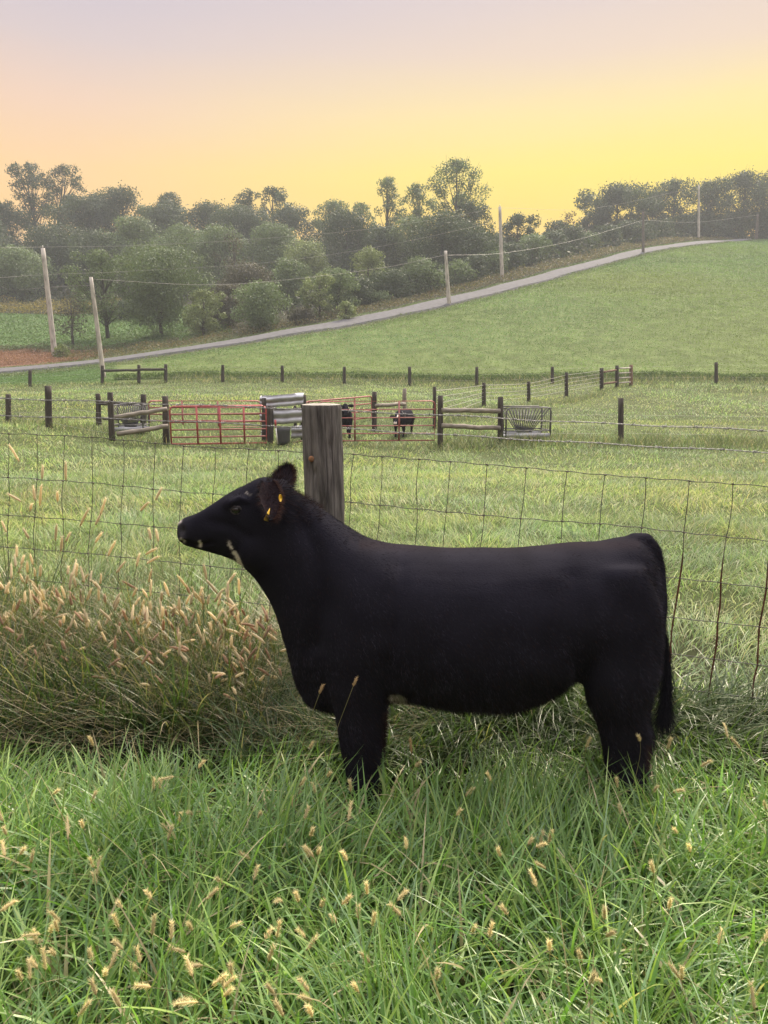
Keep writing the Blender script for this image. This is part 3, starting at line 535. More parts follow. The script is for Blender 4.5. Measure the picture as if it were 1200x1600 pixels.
for kz, ka in [(hz - .30, 4.35), (hz - .47, 4.75), (hz - .18, 5.2)]: R -= .007 * np.exp(-((tg - ka) / .12) ** 2 - ((zg - kz) / .02) ** 2) 
R[-1] *= .975
lx = -.004 * 0; pm = MB(); Vp = np.stack([pc[0] + R * np.cos(tg) + (hz - zg) * .018, pc[1] + R * np.sin(tg), zg], -1)
q_ = np.arange(m_ * n_).reshape(m_, n_); q2 = np.roll(q_, -1, 1); pm.add(Vp.reshape(-1, 3), np.stack([q_[:-1], q2[:-1], q2[1:], q_[1:]], -1).reshape(-1, 4))
post = pm.build('post', M['post'], fence, smooth=True)
tm = MB(); rg = Vp[-1]; cpt = rg.mean(0); tm.add(np.concatenate([rg, cpt + (rg - cpt) * .5 + [0, 0, .004], [cpt + [0, 0, .006]]]), [[i, (i + 1) % n_, n_ + (i + 1) % n_, n_ + i] for i in range(n_)], [[n_ + i, n_ + (i + 1) % n_, 2 * n_] for i in range(n_)])
tm.build('cut_end', M['end'], post)
km = MB(); ball(km, (pc[0] - .040, pc[1] - .0835, hz - .235), (.013, .006, .014), 8); M['knotw'] = mat('orange knot', (.30, .15, .08), .9, .1, col2=(.2, .12, .07), scale=60); km.build('knot', M['knotw'], post, smooth=True)
# ------------------------------------------------------------------ pen and field fences
def base(px, py, D): p = at(px, py, D); p[2] = float(H(p[0], p[1])); return p
def bpost(parent, px, top, bot, D, wpx=9, m='darkpost', dx=0, name='post'):
    b = base(px, bot, D); t = at(px + dx, top, D); r = wpx / 2 * (D * 1.0) / FOC; mb = MB(); z0 = b[2] - .3; n_ = 7
    pts = [b + (t - b) * f for f in np.linspace(0, 1, n_)]; pts[0] = pts[0] - np.array([0, 0, .3]); mb.tube(pts, r * (1.06 - .1 * np.linspace(0, 1, n_)), 12, jit=.12); return mb.build(name, M[m], parent, smooth=False)
def rail(parent, a, b, Da, Db, hpx, m='rail', name='rail', rough_=.15):
    p, q = at(*a, Da), at(*b, Db); r = hpx / 2 * (Da + Db) / 2 / FOC; f = np.linspace(0, 1, 9)[:, None]; pts = p + (q - p) * f; pts[1:-1] += rng.normal(size=(7, 3)) * r * .12
    mb = MB(); mb.tube(pts, r, 10, jit=rough_); return mb.build(name, M[m], parent)
def wires(parent, A_, B_, fr, r=.004, name='wire', sag=.02):
    # A_, B_ = (base point, top point) of the two end posts
    for f in fr:
        a = A_[0] + (A_[1] - A_[0]) * f; b = B_[0] + (B_[1] - B_[0]) * f; t = np.linspace(0, 1, 8)[:, None]; pts = a + (b - a) * t; pts[:, 2] -= sag * (4 * t * (1 - t))[:, 0]
        mb = MB(); mb.tube(pts, r, 5); mb.build(name, M['thin'], parent)
def bt(px, top, bot, D): return base(px, bot, D), at(px, top, D)
# left paddock line with its braced corner
lf = empty('paddock_fence', base(77, 672, 23.8)); tag(lf, 'dark post and wire fence running up to the log braced corner by the red gates', 'fence')
bpost(lf, 13, 616, 663, 27, 8); bpost(lf, 77, 603, 674, 23.6, 10, dx=-2); bpost(lf, 155, 615, 672, 25.5, 8, dx=-2); bpost(lf, 175, 613, 685, 22.8, 9, dx=-3); bpost(lf, 224, 616, 668, 26, 9); bpost(lf, 260, 619, 690, 23.2, 10, dx=-2)
rail(lf, (155, 630), (226, 632), 25.4, 25.9, 6, 'darkpost'); rail(lf, (160, 654), (226, 656), 25.4, 25.9, 4, 'darkpost')
rail(lf, (179, 652), (261, 639), 22.6, 22.9, 7); rail(lf, (183, 678), (263, 666), 22.6, 22.9, 7.5)
p1, p2, p3 = bt(-140, 612, 655, 30), bt(13, 616, 663, 27), bt(77, 603, 674, 23.6)
wires(lf, p1, p2, (.25, .45, .65, .85)); wires(lf, p2, p3, (.2, .4, .6, .8)); wires(lf, p3, bt(175, 613, 685, 22.8), (.15, .35, .55, .75))
# hay rack standing behind the corner
def hay_rack(px, bot, top, D, wpx, label, basket=True, rz=0.):
    b = base(px, bot, D); s = D / FOC; W = wpx * s; Ht = (bot - top) * s; o = empty('hay_rack', b); tag(o, label, 'hay rack', 'hay racks of the far pen'); dep = W * .62; r = .022
    def T(x, y, z): c, s_ = math.cos(rz), math.sin(rz); return b + np.array([c * x - s_ * y, s_ * x + c * y, z])
    f = MB()
    for y in (-dep / 2, dep / 2):
        pts = [T(-W / 2, y, 0), T(-W / 2, y, Ht * .88), T(-W / 2 + .05, y, Ht * .97), T(-W / 2 + .12, y, Ht), T(W / 2 - .12, y, Ht), T(W / 2 - .05, y, Ht * .97), T(W / 2, y, Ht * .88), T(W / 2, y, 0)]; f.tube(pts, r, 8)
        f.tube([T(-W / 2, y, Ht * .30), T(W / 2, y, Ht * .30)], r * .9, 8)
    for x in (-W / 2, W / 2):
        for z in (Ht * .30, Ht * .98): f.tube([T(x, -dep / 2, z), T(x, dep / 2, z)], r * .9, 8)
    f.build('frame', M['feeder'], o)
    g = MB()
    for sy in (-1, 1):
        for k in range(13):
            x = -W * .44 + W * .88 * k / 12; g.tube([T(x, sy * dep / 2, Ht * .96), T(x * .35, sy * .05, Ht * .22)], .015, 6)
    for x in (-W / 2, W / 2):
        for k in range(5): y = -dep * .4 + dep * .8 * k / 4; g.tube([T(x, y, Ht * .97), T(x, y, Ht * .30)], .010, 6)
    g.build('slanted_bars', M['feeder'], o)
    t_ = MB(); t_.box(T(0, 0, Ht * .12), (W * .98, dep * 1.0, .03), [[math.cos(rz), -math.sin(rz), 0], [math.sin(rz), math.cos(rz), 0], [0, 0, 1]])
    for sy in (-1, 1): t_.box(T(0, sy * dep / 2, Ht * .16), (W * .98, .03, .12), [[math.cos(rz), -math.sin(rz), 0], [math.sin(rz), math.cos(rz), 0], [0, 0, 1]])
    t_.build('tray', M['galv'], o)
hay_rack(205, 678, 634, 24.6, 48, 'grey slanted bar hay rack behind the log braced corner')
hay_rack(818, 691, 641, 23.6, 70, 'grey V shaped hay rack standing in the open beside the rail brace', rz=.12)
# tubular gates
def gate(a, b, h, D, nr, ups, label, m='red', Db=None, rr=.027, round_=.12, name='tube_gate', group='tubular steel gates of the pen'):
    p, q = at(a[0], a[1], D), at(b[0], b[1], Db or D); o = empty(name, p); tag(o, label, 'gate', group); d = q - p; ln_ = np.linalg.norm(d); d /= ln_; up = np.array([0, 0, 1.])
    f = MB(); k = [p, p + up * (h - round_), p + up * (h - round_ * .3) + d * round_ * .3, p + up * h + d * round_, q + up * h - d * round_, q + up * (h - round_ * .3) - d * round_ * .3, q + up * (h - round_), q, p + d * .01]
    f.tube(k, rr, 8); f.build('frame', M[m], o)
    zs = [h * (i + 1) ** 1.06 / (nr - 1 + .0) ** 1.06 for i in range(nr - 2)]
    for z in zs: g = MB(); g.tube([p + up * z, q + up * z], rr * .85, 8); g.build('rail', M['redfade' if m == 'red' else m], o)
    for u_ in ups: g = MB(); c = p + d * ln_ * u_ + np.array([0, -.02, 0]); g.box(c + up * h / 2, (.055, .02, h - .02)); g.build('upright', M[m], o)
    return o
gate((268, 694), (417, 692), 58 * 22.8 / FOC, 22.8, 6, (.28, .52, .77), 'red tubular gate between the log braced corner and the guardrail panels')
gate((235, 676), (408, 676), 49 * 27 / FOC, 27, 6, (.3, .62), 'dull red tubular gate standing behind the front red gate', m='redfade')
gate((500, 689), (679, 688), 61 * 22.6 / FOC, 22.6, 6, (.305, .69), 'red tubular gate in front of the two young calves', m='redfade', rr=.02)
gate((478, 676), (581, 662), 44 * 27 / FOC, 25, 5, (.72, .05), 'red tubular gate swung open beside the middle pen post', Db=28, m='redfade')
# guardrail windbreak
gr = empty('guardrail_barrier', base(440, 693, 23.2)); tag(gr, 'weathered grey guardrail panels on dark posts behind the thick corner post', 'barrier')
for px_, t_, b_, D_, w_ in [(414, 622, 694, 23.4, 10), (423, 634, 694, 22.9, 9), (474, 617, 692, 23.6, 9), (461, 634, 655, 24, 5)]: bpost(gr, px_, t_, b_, D_, w_, 'darkpost')
def guard(a, b, D, hp, name='panel'):
    p, q = at(*a, D), at(*b, D); h_ = hp * D / FOC; prof = np.array([(.16, -.12), (-.03, .10), (-.05, .30), (.04, .42), (.04, .54), (-.05, .66), (-.06, .90), (0, 1.)]); t = np.linspace(0, 1, 7)
    v = []
    for th_ in (0, .012):
        for i in t:
            c = p + (q - p) * i + np.array([0, 0, rng.normal() * .006])
            for yy, zz_ in prof: v.append(c + np.array([0, yy * 1.3 + th_, -zz_ * h_]))
    v = np.array(v); g_ = np.arange(len(v)).reshape(2, 7, 8); F = []
    for l_ in (0, 1):
        F.append(np.stack([g_[l_, :-1, :-1], g_[l_, 1:, :-1], g_[l_, 1:, 1:], g_[l_, :-1, 1:]], -1).reshape(-1, 4))
    F.append(np.stack([g_[0, :-1, 0], g_[0, 1:, 0], g_[1, 1:, 0], g_[1, :-1, 0]], -1)); F.append(np.stack([g_[0, :-1, -1], g_[0, 1:, -1], g_[1, 1:, -1], g_[1, :-1, -1]], -1))
    mb = MB(); mb.add(v, np.concatenate(F)); mb.build(name, M['galv'], gr)
guard((416, 621), (474, 616), 23.1, 16); guard((406, 620), (423, 620), 23.5, 12); guard((422, 643), (474, 640), 23.0, 20); guard((455, 669), (474, 667), 23.3, 16); guard((406, 647), (420, 647), 23.6, 12); guard((408, 673), (420, 673), 23.6, 8)
bm_ = MB(); c = at(443, 694, 22.7); c[2] = float(H(c[0], c[1])); z = np.linspace(0, 26 * 22.7 / FOC, 6); bm_.tube([c + np.array([0, 0, k]) for k in z], [.19, .20, .205, .21, .215, .235], 20)
tag(bm_.build('feed_bin', M['bin']), 'dark grey tub on the ground in front of the guardrail panels', 'tub')
sk = MB(); a_, b_ = at(434, 694, 22.5), at(431, 668, 22.5); sk.tube([a_, b_], .018, 8); so = sk.build('marker_stick', M['white']); tag(so, 'white stick with a red tip leaning beside the dark grey tub', 'stick')
tp_ = MB(); tp_.tube([b_, at(430, 656, 22.5)], .03, 8); tp_.build('tip', M['red'], so)
bd = MB(); p, q = at(455, 692, 22.9), at(478, 688, 22.9); bd.tube([p, q], .03, 6); tag(bd.build('loose_board', M['board']), 'brown board lying at the foot of the guardrail panels', 'board')
# middle posts and rail brace of the pen, long side fence
pf = empty('pen_fence', base(688, 697, 22.5)); tag(pf, 'post and rail pen fence with wires climbing away to a boarded far end', 'fence')
bpost(pf, 585, 612, 676, 25.5, 7.5); bpost(pf, 632, 607, 660, 27, 6.5, m='rail'); bpost(pf, 679, 604, 668, 26, 5.5); bpost(pf, 688, 618, 697, 22.5, 8.5); bpost(pf, 782, 620, 692, 23.2, 9)
rail(pf, (588, 634), (632, 631), 25.3, 26.8, 6); rail(pf, (690, 641), (781, 642), 22.4, 23.1, 7.5); rail(pf, (690, 665), (781, 669), 22.4, 23.1, 7.5)
chain_ = [(679, 604, 662, 26), (756, 598, 636, 33), (826, 596, 631, 38), (885, 582, 622, 43), (940, 575, 609, 47), (964, 571, 606, 48.5), (986, 570, 604, 50)]
for k_, (a_, t_, b_, D_) in enumerate(chain_[1:], 1): bpost(pf, a_, t_, b_, D_, (6, 5.5, 5.5, 6, 5.5, 5.5)[k_ - 1], m='darkpost' if k_ < 6 else 'board')
for i in range(4): wires(pf, bt(*chain_[i]), bt(*chain_[i + 1]), (.25, .42, .58, .74, .9), r=.009)
for f_ in (.2, .42, .64, .86):
    a_, b_ = bt(*chain_[5]), bt(*chain_[6]); m2 = MB(); s_ = a_[0] + (a_[1] - a_[0]) * f_; e_ = b_[0] + (b_[1] - b_[0]) * f_; m2.tube([s_, e_], .05, 6); m2.build('rail', M['pole'], pf)
for f_ in (.25, .8):
    a_, b_ = bt(*chain_[4]), bt(*chain_[5]); m2 = MB(); s_ = a_[0] + (a_[1] - a_[0]) * f_; e_ = b_[0] + (b_[1] - b_[0]) * f_; m2.tube([s_, e_], .07, 6); m2.build('rail', M['board'], pf)
rf = empty('wire_fence', base(970, 690, 23.6)); tag(rf, 'single dark post with thin wires in the open pasture past the V shaped hay rack', 'fence')
bpost(rf, 970, 622, 692, 23.6, 8.5); wires(rf, bt(782, 620, 692, 23.3), bt(970, 622, 692, 23.6), (.2, .4, .62), r=.003); wires(rf, bt(970, 622, 692, 23.6), bt(1330, 624, 694, 23.8), (.2, .4, .62), r=.003)
# far line fence at the crop edge
ff = empty('field_fence', base(640, 603, 52)); tag(ff, 'long row of thin dark posts along the bottom edge of the crop field', 'fence')
row_ = [(-90, 578, 610, 51.5), (47, 578, 608, 51.5), (160, 571, 600, 52), (217, 570, 599, 52), (259, 569, 599, 52), (348, 570, 598, 52), (441, 571, 599, 52), (538, 573, 602, 52), (640, 573, 604, 52), (745, 573, 604, 52), (863, 573, 602, 52), (1119, 566, 600, 52), (1330, 566, 600, 52)]
for a_, t_, b_, D_ in row_: bpost(ff, a_, t_, b_, D_, 5)
rail(ff, (160, 579), (259, 577), 51.8, 51.8, 4, 'darkpost')
for i in range(len(row_) - 1): wires(ff, bt(*row_[i]), bt(*row_[i + 1]), (.3, .6, .88), r=.003)
small_calf(base(630, 686, 24.6), rad(72), 1.0, 'young black calf with white face marks looking out through the red gate', True, .24)
small_calf(base(538, 690, 24.2), rad(96), 1.14, 'young black calf half hidden behind the thick corner post', False)
# ------------------------------------------------------------------ poles and cables
def upole(px, top, bx, bot, D, wpx, label, m='pole', ins=True):
    b = base(bx, bot, D); t = at(px, top, D); o = empty('utility_pole', b); tag(o, label, 'utility pole', 'utility poles along the road'); r = wpx / 2 * D / FOC
    mb = MB(); f = np.linspace(0, 1, 12)[:, None]; mb.tube((b - np.array([0, 0, .4])) + (t - b + np.array([0, 0, .4])) * f, r * (1.1 - .35 * f[:, 0]), 14, jit=.06); mb.build('pole', M[m], o, smooth=True)
    if ins:
        i_ = MB(); i_.tube([t, t + np.array([0, 0, .12])], [.04, .03], 8); i_.tube([t + np.array([0, 0, .12]), t + np.array([0, 0, .26])], [.07, .05], 8); i_.build('insulator', M['white'], o)
    return t
upole(67, 388, 86, 556, 75, 8, 'tallest pale pole leaning over the roadside weeds near the reddish field')
upole(142, 433, 163, 599, 57, 7, 'pale leaning pole rising from the lawn beside the far rail fence', ins=False)
upole(696, 392, 702, 490, 88, 6, 'pale pole standing at the field edge halfway along the road', ins=False)
upole(781, 323, 785, 432, 107, 5.5, 'brownish pole standing beyond the road above the brush')
upole(1005, 331, 1005, 399, 129, 4, 'thin dark pole at the road edge near the crest', m='poledark', ins=False)
upole(1092, 290, 1093, 361, 162, 3.6, 'pale pole in front of the crest trees beyond the road', ins=True)
upole(1184, 335, 1182, 371, 163, 4, 'short grey pole at the very top of the road', m='poledark', ins=False)
def cable(pts, label, r=.011):
    c_ = MB(); P_ = np.array([at(*p) for p in pts]); u = np.linspace(0, len(pts) - 1, 60)
    if len(pts) > 2: tab = smooth_rows(P_, 60)
    else: tab = P_[0] + (P_[1] - P_[0]) * np.linspace(0, 1, 60)[:, None]
    c_.tube(tab, r, 5); tag(c_.build('overhead_cable', M['cable']), label, 'cable', 'cables strung between the poles')
cable([(142, 436, 57), (320, 445, 66), (450, 437, 73), (600, 418, 82), (697, 398, 88)], 'cable from the pole on the lawn to the pole halfway along the road')
cable([(697, 399, 88), (790, 395, 98), (900, 375, 114), (1005, 344, 129)], 'cable sagging from the halfway pole up to the thin dark pole', .02)
cable([(1005, 344, 129), (1090, 347, 146), (1184, 336, 163)], 'cable from the thin dark pole to the short grey pole on the crest', .02)
cable([(-150, 390, 60), (67, 386, 75)], 'uppermost cable reaching the tallest pale pole from the picture edge')
cable([(67, 386, 75), (230, 383, 82), (420, 372, 91), (600, 355, 99), (781, 325, 107)], 'top cable from the tallest pale pole to the brownish pole')
cable([(781, 325, 107), (930, 325, 135), (1092, 292, 162)], 'top cable from the brownish pole to the crest pole', .012)
cable([(-150, 446, 60), (0, 434, 70), (72, 429, 75), (200, 424, 81), (420, 410, 91), (600, 384, 99), (782, 345, 107)], 'lower cable strung past the tallest pale pole in front of the trees')
cable([(30, 453, 79), (88, 448, 80), (140, 446, 82)], 'short slack cable by the tallest pale pole')
# farm buildings on the skyline
def house(px0, px1, top, eave, D, label):
    a_, b_ = at(px0, eave, D), at(px1, eave, D); t_ = at(px0, top, D)[2]; o = empty('farmhouse', (float((a_[0] + b_[0]) / 2), D, float(a_[2] - 3.2))); tag(o, label, 'house', 'farm buildings on the skyline'); z0 = a_[2] - 6; d_ = 7
    wl = MB(); wl.box(((a_[0] + b_[0]) / 2, D + d_ / 2, (z0 + a_[2]) / 2), (b_[0] - a_[0] - .6, d_ - .6, a_[2] - z0)); wl.build('wall', M['wall'], o)
    r_ = MB(); x0, x1 = a_[0], b_[0]; v = [(x0, D - .3, a_[2]), (x1, D - .3, a_[2]), (x1, D + d_ / 2, t_), (x0, D + d_ / 2, t_), (x0, D + d_ + .3, a_[2]), (x1, D + d_ + .3, a_[2])]
    r_.add(v + [(p_[0], p_[1], p_[2] - .18) for p_ in v], [[0, 1, 2, 3], [3, 2, 5, 4], [7, 6, 9, 8], [8, 9, 10, 11], [0, 6, 7, 1], [4, 5, 11, 10], [0, 3, 9, 6], [3, 4, 10, 9], [1, 7, 8, 2], [2, 8, 11, 5]]); r_.build('roof', M['roof'], o)
    w_ = MB(); w_.box((x0 + (x1 - x0) * .3, D + .28, a_[2] - .9), (.8, .1, 1.1)); w_.build('window', M['bin'], o)
house(917, 946, 346, 356, 172, 'brown roofed farmhouse peeking over the brush beside the crest trees'); house(893, 915, 353, 362, 178, 'low dark roof half hidden behind the reddish sapling')
# ------------------------------------------------------------------ grass near the camera
def clump_mix(x, y, s, seed): return noise2(x, y, s, seed)
mb = MB()
x, y = scatter(-2.4, 2.6, .9, 2.75, 2700, lambda x, y: vis(x, y, .35))
cl = noise2(x, y, .28, 21); keepm = rng.random(len(x)) < .12 + 1.25 * cl; x, y, cl = x[keepm], y[keepm], cl[keepm]
n = len(x); az = rng.uniform(0, 2 * np.pi, n); g = noise2(x, y, .45, 22) * 9; az = np.where(rng.random(n) < .55, g + rng.normal(size=n) * .6, az)
h = (.15 + .20 * rng.random(n)) * (.70 + .7 * cl); h *= np.clip(1 - (y - 2.0) * .9, .55, 1)
col = gcol(n, 1.0, .035); blades(mb, x, y, np.zeros(n), h * 1.25, rng.uniform(.004, .0105, n), az, rng.uniform(.02, .35, n), rng.uniform(.3, 1.9, n), 6, col * .85, col * 1.2, rng.normal(size=n) * .5)
# upright taller leaves, caught light painted in as brighter tip colour
n = 10500; x = rng.uniform(-2.2, 2.3, n); y = rng.uniform(1.0, 2.45, n); k = vis(x, y, .3); x, y = x[k], y[k]; n = len(x)
col = gcol(n, 1.15, .08); blades(mb, x, y, np.zeros(n), rng.uniform(.24, .46, n) * np.where(y > 2.05, .75, 1), rng.uniform(.007, .0155, n), rng.uniform(0, 6.28, n), rng.uniform(.05, .45, n), rng.uniform(.4, 2.1, n), 8, col * .85, col * 1.3, rng.normal(size=n) * .5)
# fine dead thatch between
n = 6000; x = rng.uniform(-2.3, 2.4, n); y = rng.uniform(1.0, 2.45, n); k = vis(x, y, .3); x, y = x[k], y[k]; n = len(x)
blades(mb, x, y, np.zeros(n) + .01, rng.uniform(.1, .26, n), rng.uniform(.001, .003, n), rng.uniform(0, 6.28, n), rng.uniform(.3, 1.3, n), rng.uniform(0, .8, n), 3, TAN * rng.uniform(.5, 1.3, (n, 1)))
tag(mb.build('long_grass', M['blade']), 'lush long green grass in front of the large calf', 'grass', kind='stuff')
# arching grass under and behind the calf up to the fence, belly shade put into its colour
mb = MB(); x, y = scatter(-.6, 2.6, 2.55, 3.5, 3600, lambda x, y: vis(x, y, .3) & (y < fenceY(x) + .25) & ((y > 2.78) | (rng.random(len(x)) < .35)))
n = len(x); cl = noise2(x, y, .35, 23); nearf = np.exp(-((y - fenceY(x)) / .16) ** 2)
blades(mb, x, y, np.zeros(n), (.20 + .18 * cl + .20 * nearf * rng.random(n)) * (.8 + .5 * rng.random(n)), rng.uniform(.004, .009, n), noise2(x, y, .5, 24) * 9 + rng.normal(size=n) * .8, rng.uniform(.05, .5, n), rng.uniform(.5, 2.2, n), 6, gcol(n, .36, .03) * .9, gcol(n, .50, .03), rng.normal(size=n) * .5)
tag(mb.build('fence_grass', M['blade']), 'arching grass under the calf along the fence, darkened with painted shade', 'grass', kind='stuff')
# tall weeds along the fence ahead of the calf, shaded front put into blade colour
mb = MB(); x, y = scatter(-2.9, .10, 2.72, 4.2, 2600, lambda x, y: vis(x, y, .3) & (y < fenceY(x) + .22) & (y > 2.72 + .22 * noise2(x, y, .4, 25)))
edge = np.clip((-.22 - x) / .45, .12, 1); n = len(x); cl = noise2(x, y, .4, 26); depth = np.clip((y - 2.70) / .35, .28, 1)
hh = (.30 + .42 * rng.random(n)) * (.72 + .45 * cl) * (.35 + .65 * edge) * (.42 + .58 * depth)
tn = rng.random(n) < .17; c1 = gcol(n, .45, .0); c1[tn] = TAN * rng.uniform(.35, .95, (tn.sum(), 1)); c2 = c1 * 1.15; z2 = rng.random(n) < .12; c2[z2] = np.array([.28, .23, .11])
blades(mb, x, y, np.zeros(n), hh * 1.15, rng.uniform(.003, .0085, n), rng.uniform(0, 6.28, n), rng.uniform(.0, .5, n), rng.uniform(.1, 1.9, n), 7, c1, c2, rng.normal(size=n) * .6)
n = 2600; x = rng.uniform(-2.6, 0, n); y = rng.uniform(2.72, 3.7, n); az = np.where(rng.random(n) < .5, 2.9, .2) + rng.normal(size=n) * .5      # fallen stems
blades(mb, x, y, rng.uniform(.1, .45, n) * np.clip((y - 2.5), .3, 1), rng.uniform(.25, .6, n), rng.uniform(.0015, .003, n), az, rng.uniform(.9, 1.5, n), rng.uniform(-.1, .5, n), 5, TAN * rng.uniform(.5, 1.2, (n, 1)))
x, y = scatter(-2.9, .05, 2.85, 3.9, 2600, lambda x, y: vis(x, y, .3) & (y < fenceY(x) + .15)); n = len(x)  # short bottom layer, shade at the weeds' base painted as dark blades
blades(mb, x, y, np.zeros(n), rng.uniform(.22, .50, n) * np.clip((-.15 - x) / .5, .35, 1), rng.uniform(.005, .012, n), rng.uniform(0, 6.28, n), rng.uniform(0, .6, n), rng.uniform(.2, 1.9, n), 5, gcol(n, .27, .10), None, rng.normal(size=n) * .8)
tag(mb.build('fence_weeds', M['blade']), 'tall tangle of weeds and dry grass at the fence, shade painted into its blades', 'weeds', kind='stuff')
# ------------------------------------------------------------------ foxtails
def spike(mbh, mbs, basep, tip, root, wd=.006, nb=46, col=None, blen=.007):
    basep, tip, root = map(lambda v: np.array(v, float), (basep, tip, root)); ax = tip - basep; ln_ = np.linalg.norm(ax); axn = ax / ln_
    col = np.array([.92, .80, .56]) * rng.uniform(.8, 1.15) if col is None else col
    t = np.linspace(0, 1, 7); bend = np.array([0, 0, -ln_ * .12])[None] * (t ** 2)[:, None]; mbh.tube(basep + ax * t[:, None] + bend, wd * .5 * np.array([.45, .9, 1, 1, .9, .7, .2]), 6, c=np.tile(col * .8, (42, 1)), jit=.3)
    tt_ = rng.random(nb); d = rng.normal(size=(nb, 3)); d -= axn * (d @ axn)[:, None]; d /= np.linalg.norm(d, axis=1)[:, None]; d = d + axn * .9; d /= np.linalg.norm(d, axis=1)[:, None]
    strands(mbh, basep + ax * tt_[:, None] + np.array([0, 0, -ln_ * .12]) * (tt_ ** 2)[:, None] + d * wd * .3, d, blen * (.7 + .6 * rng.random(nb)), .0009, np.tile(col * 1.2, (nb, 1)) * rng.uniform(.7, 1.3, (nb, 1)), 1)
    m = 9; s = np.linspace(0, 1, m)[:, None]; c1_ = root + np.array([0, 0, np.linalg.norm(basep - root) * .55]); c2_ = basep - axn * np.linalg.norm(basep - root) * .3
    P_ = (1 - s) ** 3 * root + 3 * (1 - s) ** 2 * s * c1_ + 3 * (1 - s) * s * s * c2_ + s ** 3 * basep; sc_ = np.array([.20, .19, .07]) * rng.uniform(.6, 1.2)
    mbs.tube(P_, np.linspace(.0011, .0007, m), 4, c=np.tile(sc_, (m * 4, 1)))
mh, ms = MB(), MB()
iso = [(13, 690, 31, 722), (67, 724, 66, 749), (102, 716, 102, 751), (52, 754, 55, 782), (90, 765, 90, 784), (12, 769, 32, 783), (165, 773, 156, 805), (139, 790, 126, 823), (157, 800, 149, 820), (254, 760, 243, 782), (232, 781, 220, 798), (2, 812, 9, 832), (36, 823, 45, 841), (88, 814, 86, 846), (110, 829, 104, 846), (97, 836, 96, 862), (159, 830, 149, 848), (181, 841, 168, 869), (233, 824, 236, 843), (243, 823, 248, 846), (65, 752, 62, 790), (50, 785, 47, 797), (246, 854, 228, 866), (250, 866, 229, 881), (219, 861, 214, 886), (37, 865, 33, 882), (46, 864, 51, 883), (26, 850, 26, 870), (108, 882, 106, 897), (120, 879, 119, 901)]
for tx, ty, bx, by in iso:
    tx, ty, bx, by = [q + rng.uniform(-1, 1) for q in (tx, ty, bx, by)]
    D = -rng.uniform(.05, .35); b = onfence(bx, by, D); t = onfence(tx, ty, D + rng.uniform(-.02, .02)); spike(mh, ms, b, t, (b[0] + rng.normal() * .12, b[1] + rng.normal() * .05, 0), .012, 130, blen=.008)
for _ in range(400):
    bx = rng.uniform(-20, 440); f = rng.beta(2.0, 2.3); by = 880 + 215 * f + .05 * bx; D = -rng.uniform(.02, .5) - .25 * f
    if bx > 380 and by < 960: continue
    a = rng.normal() * (.30 + .9 * f * f); ln_ = rng.uniform(.05, .10) * (1 - .25 * f); b = onfence(bx, by, D)
    if b[2] < .12: continue
    spike(mh, ms, b, b + ln_ * np.array([math.sin(a), rng.normal() * .3, math.cos(a) * (1 - .3 * f)]), (b[0] + rng.normal() * .15, b[1] + rng.uniform(-.05, .15), 0), rng.uniform(.010, .0135), 90, (np.array([.92, .80, .56]) if rng.random() > f * .6 else np.array([.60, .42, .30])) * rng.uniform(.7, 1.15), .007)
for _ in range(190):
    bx = rng.uniform(0, 1200); by = 1150 + 440 * rng.random() ** .85
    if rng.random() < (.55 if bx > 650 else 0): continue
    z = rng.uniform(.24, .36); d0 = at(bx, by, 1.0) - np.array([0, 0, CAMH]); s = (z - CAMH) / d0[2]; b = np.array([0, 0, CAMH]) + d0 * s
    if b[1] > 2.35 and 500 < bx < 1030: continue
    a = rng.normal() * .45; spike(mh, ms, b, b + rng.uniform(.026, .052) * np.array([math.sin(a), rng.normal() * .35, abs(math.cos(a))]), (b[0] + rng.normal() * .08, b[1] + rng.normal() * .08, 0), rng.uniform(.0055, .0075), 150, np.array([.80, .70, .42]) * rng.uniform(.7, 1.15), .0085)
tag(mh.build('foxtail_seeds', M['fox']), 'tan bristly foxtail heads scattered through the grass and weeds', 'seed heads', kind='stuff')
tag(ms.build('foxtail_stems', M['blade']), 'thin stems of the foxtail grass', 'grass stems', kind='stuff')
for (tx, ty, bx, by, rx_, ry_, D, lab) in [(558, 1056, 552, 1072, 525, 1130, CY - .35, 'thin foxtail leaning across the foreleg of the large calf'), (505, 1068, 499, 1084, 486, 1118, CY - .33, 'greenish foxtail in front of the chest of the large calf'), (641, 1150, 643, 1177, 648, 1230, CY - .32, 'upright foxtail beside the foreleg beneath the belly of the large calf')]:
    h1, s1 = MB(), MB(); b = at(bx, by, D); t = at(tx, ty, D); r0 = at(rx_, ry_, D); spike(h1, s1, b, t, (r0[0] - (.06 if bx < 600 else 0), D - .02, 0), .008, 90, np.array([.55, .40, .22]), .007)
    o = empty('foxtail', (float(r0[0]), float(D), 0)); tag(o, lab, 'foxtail', 'lone foxtails before the calf'); h1.build('seed_head', M['fox'], o); s1.build('stem', M['blade'], o)
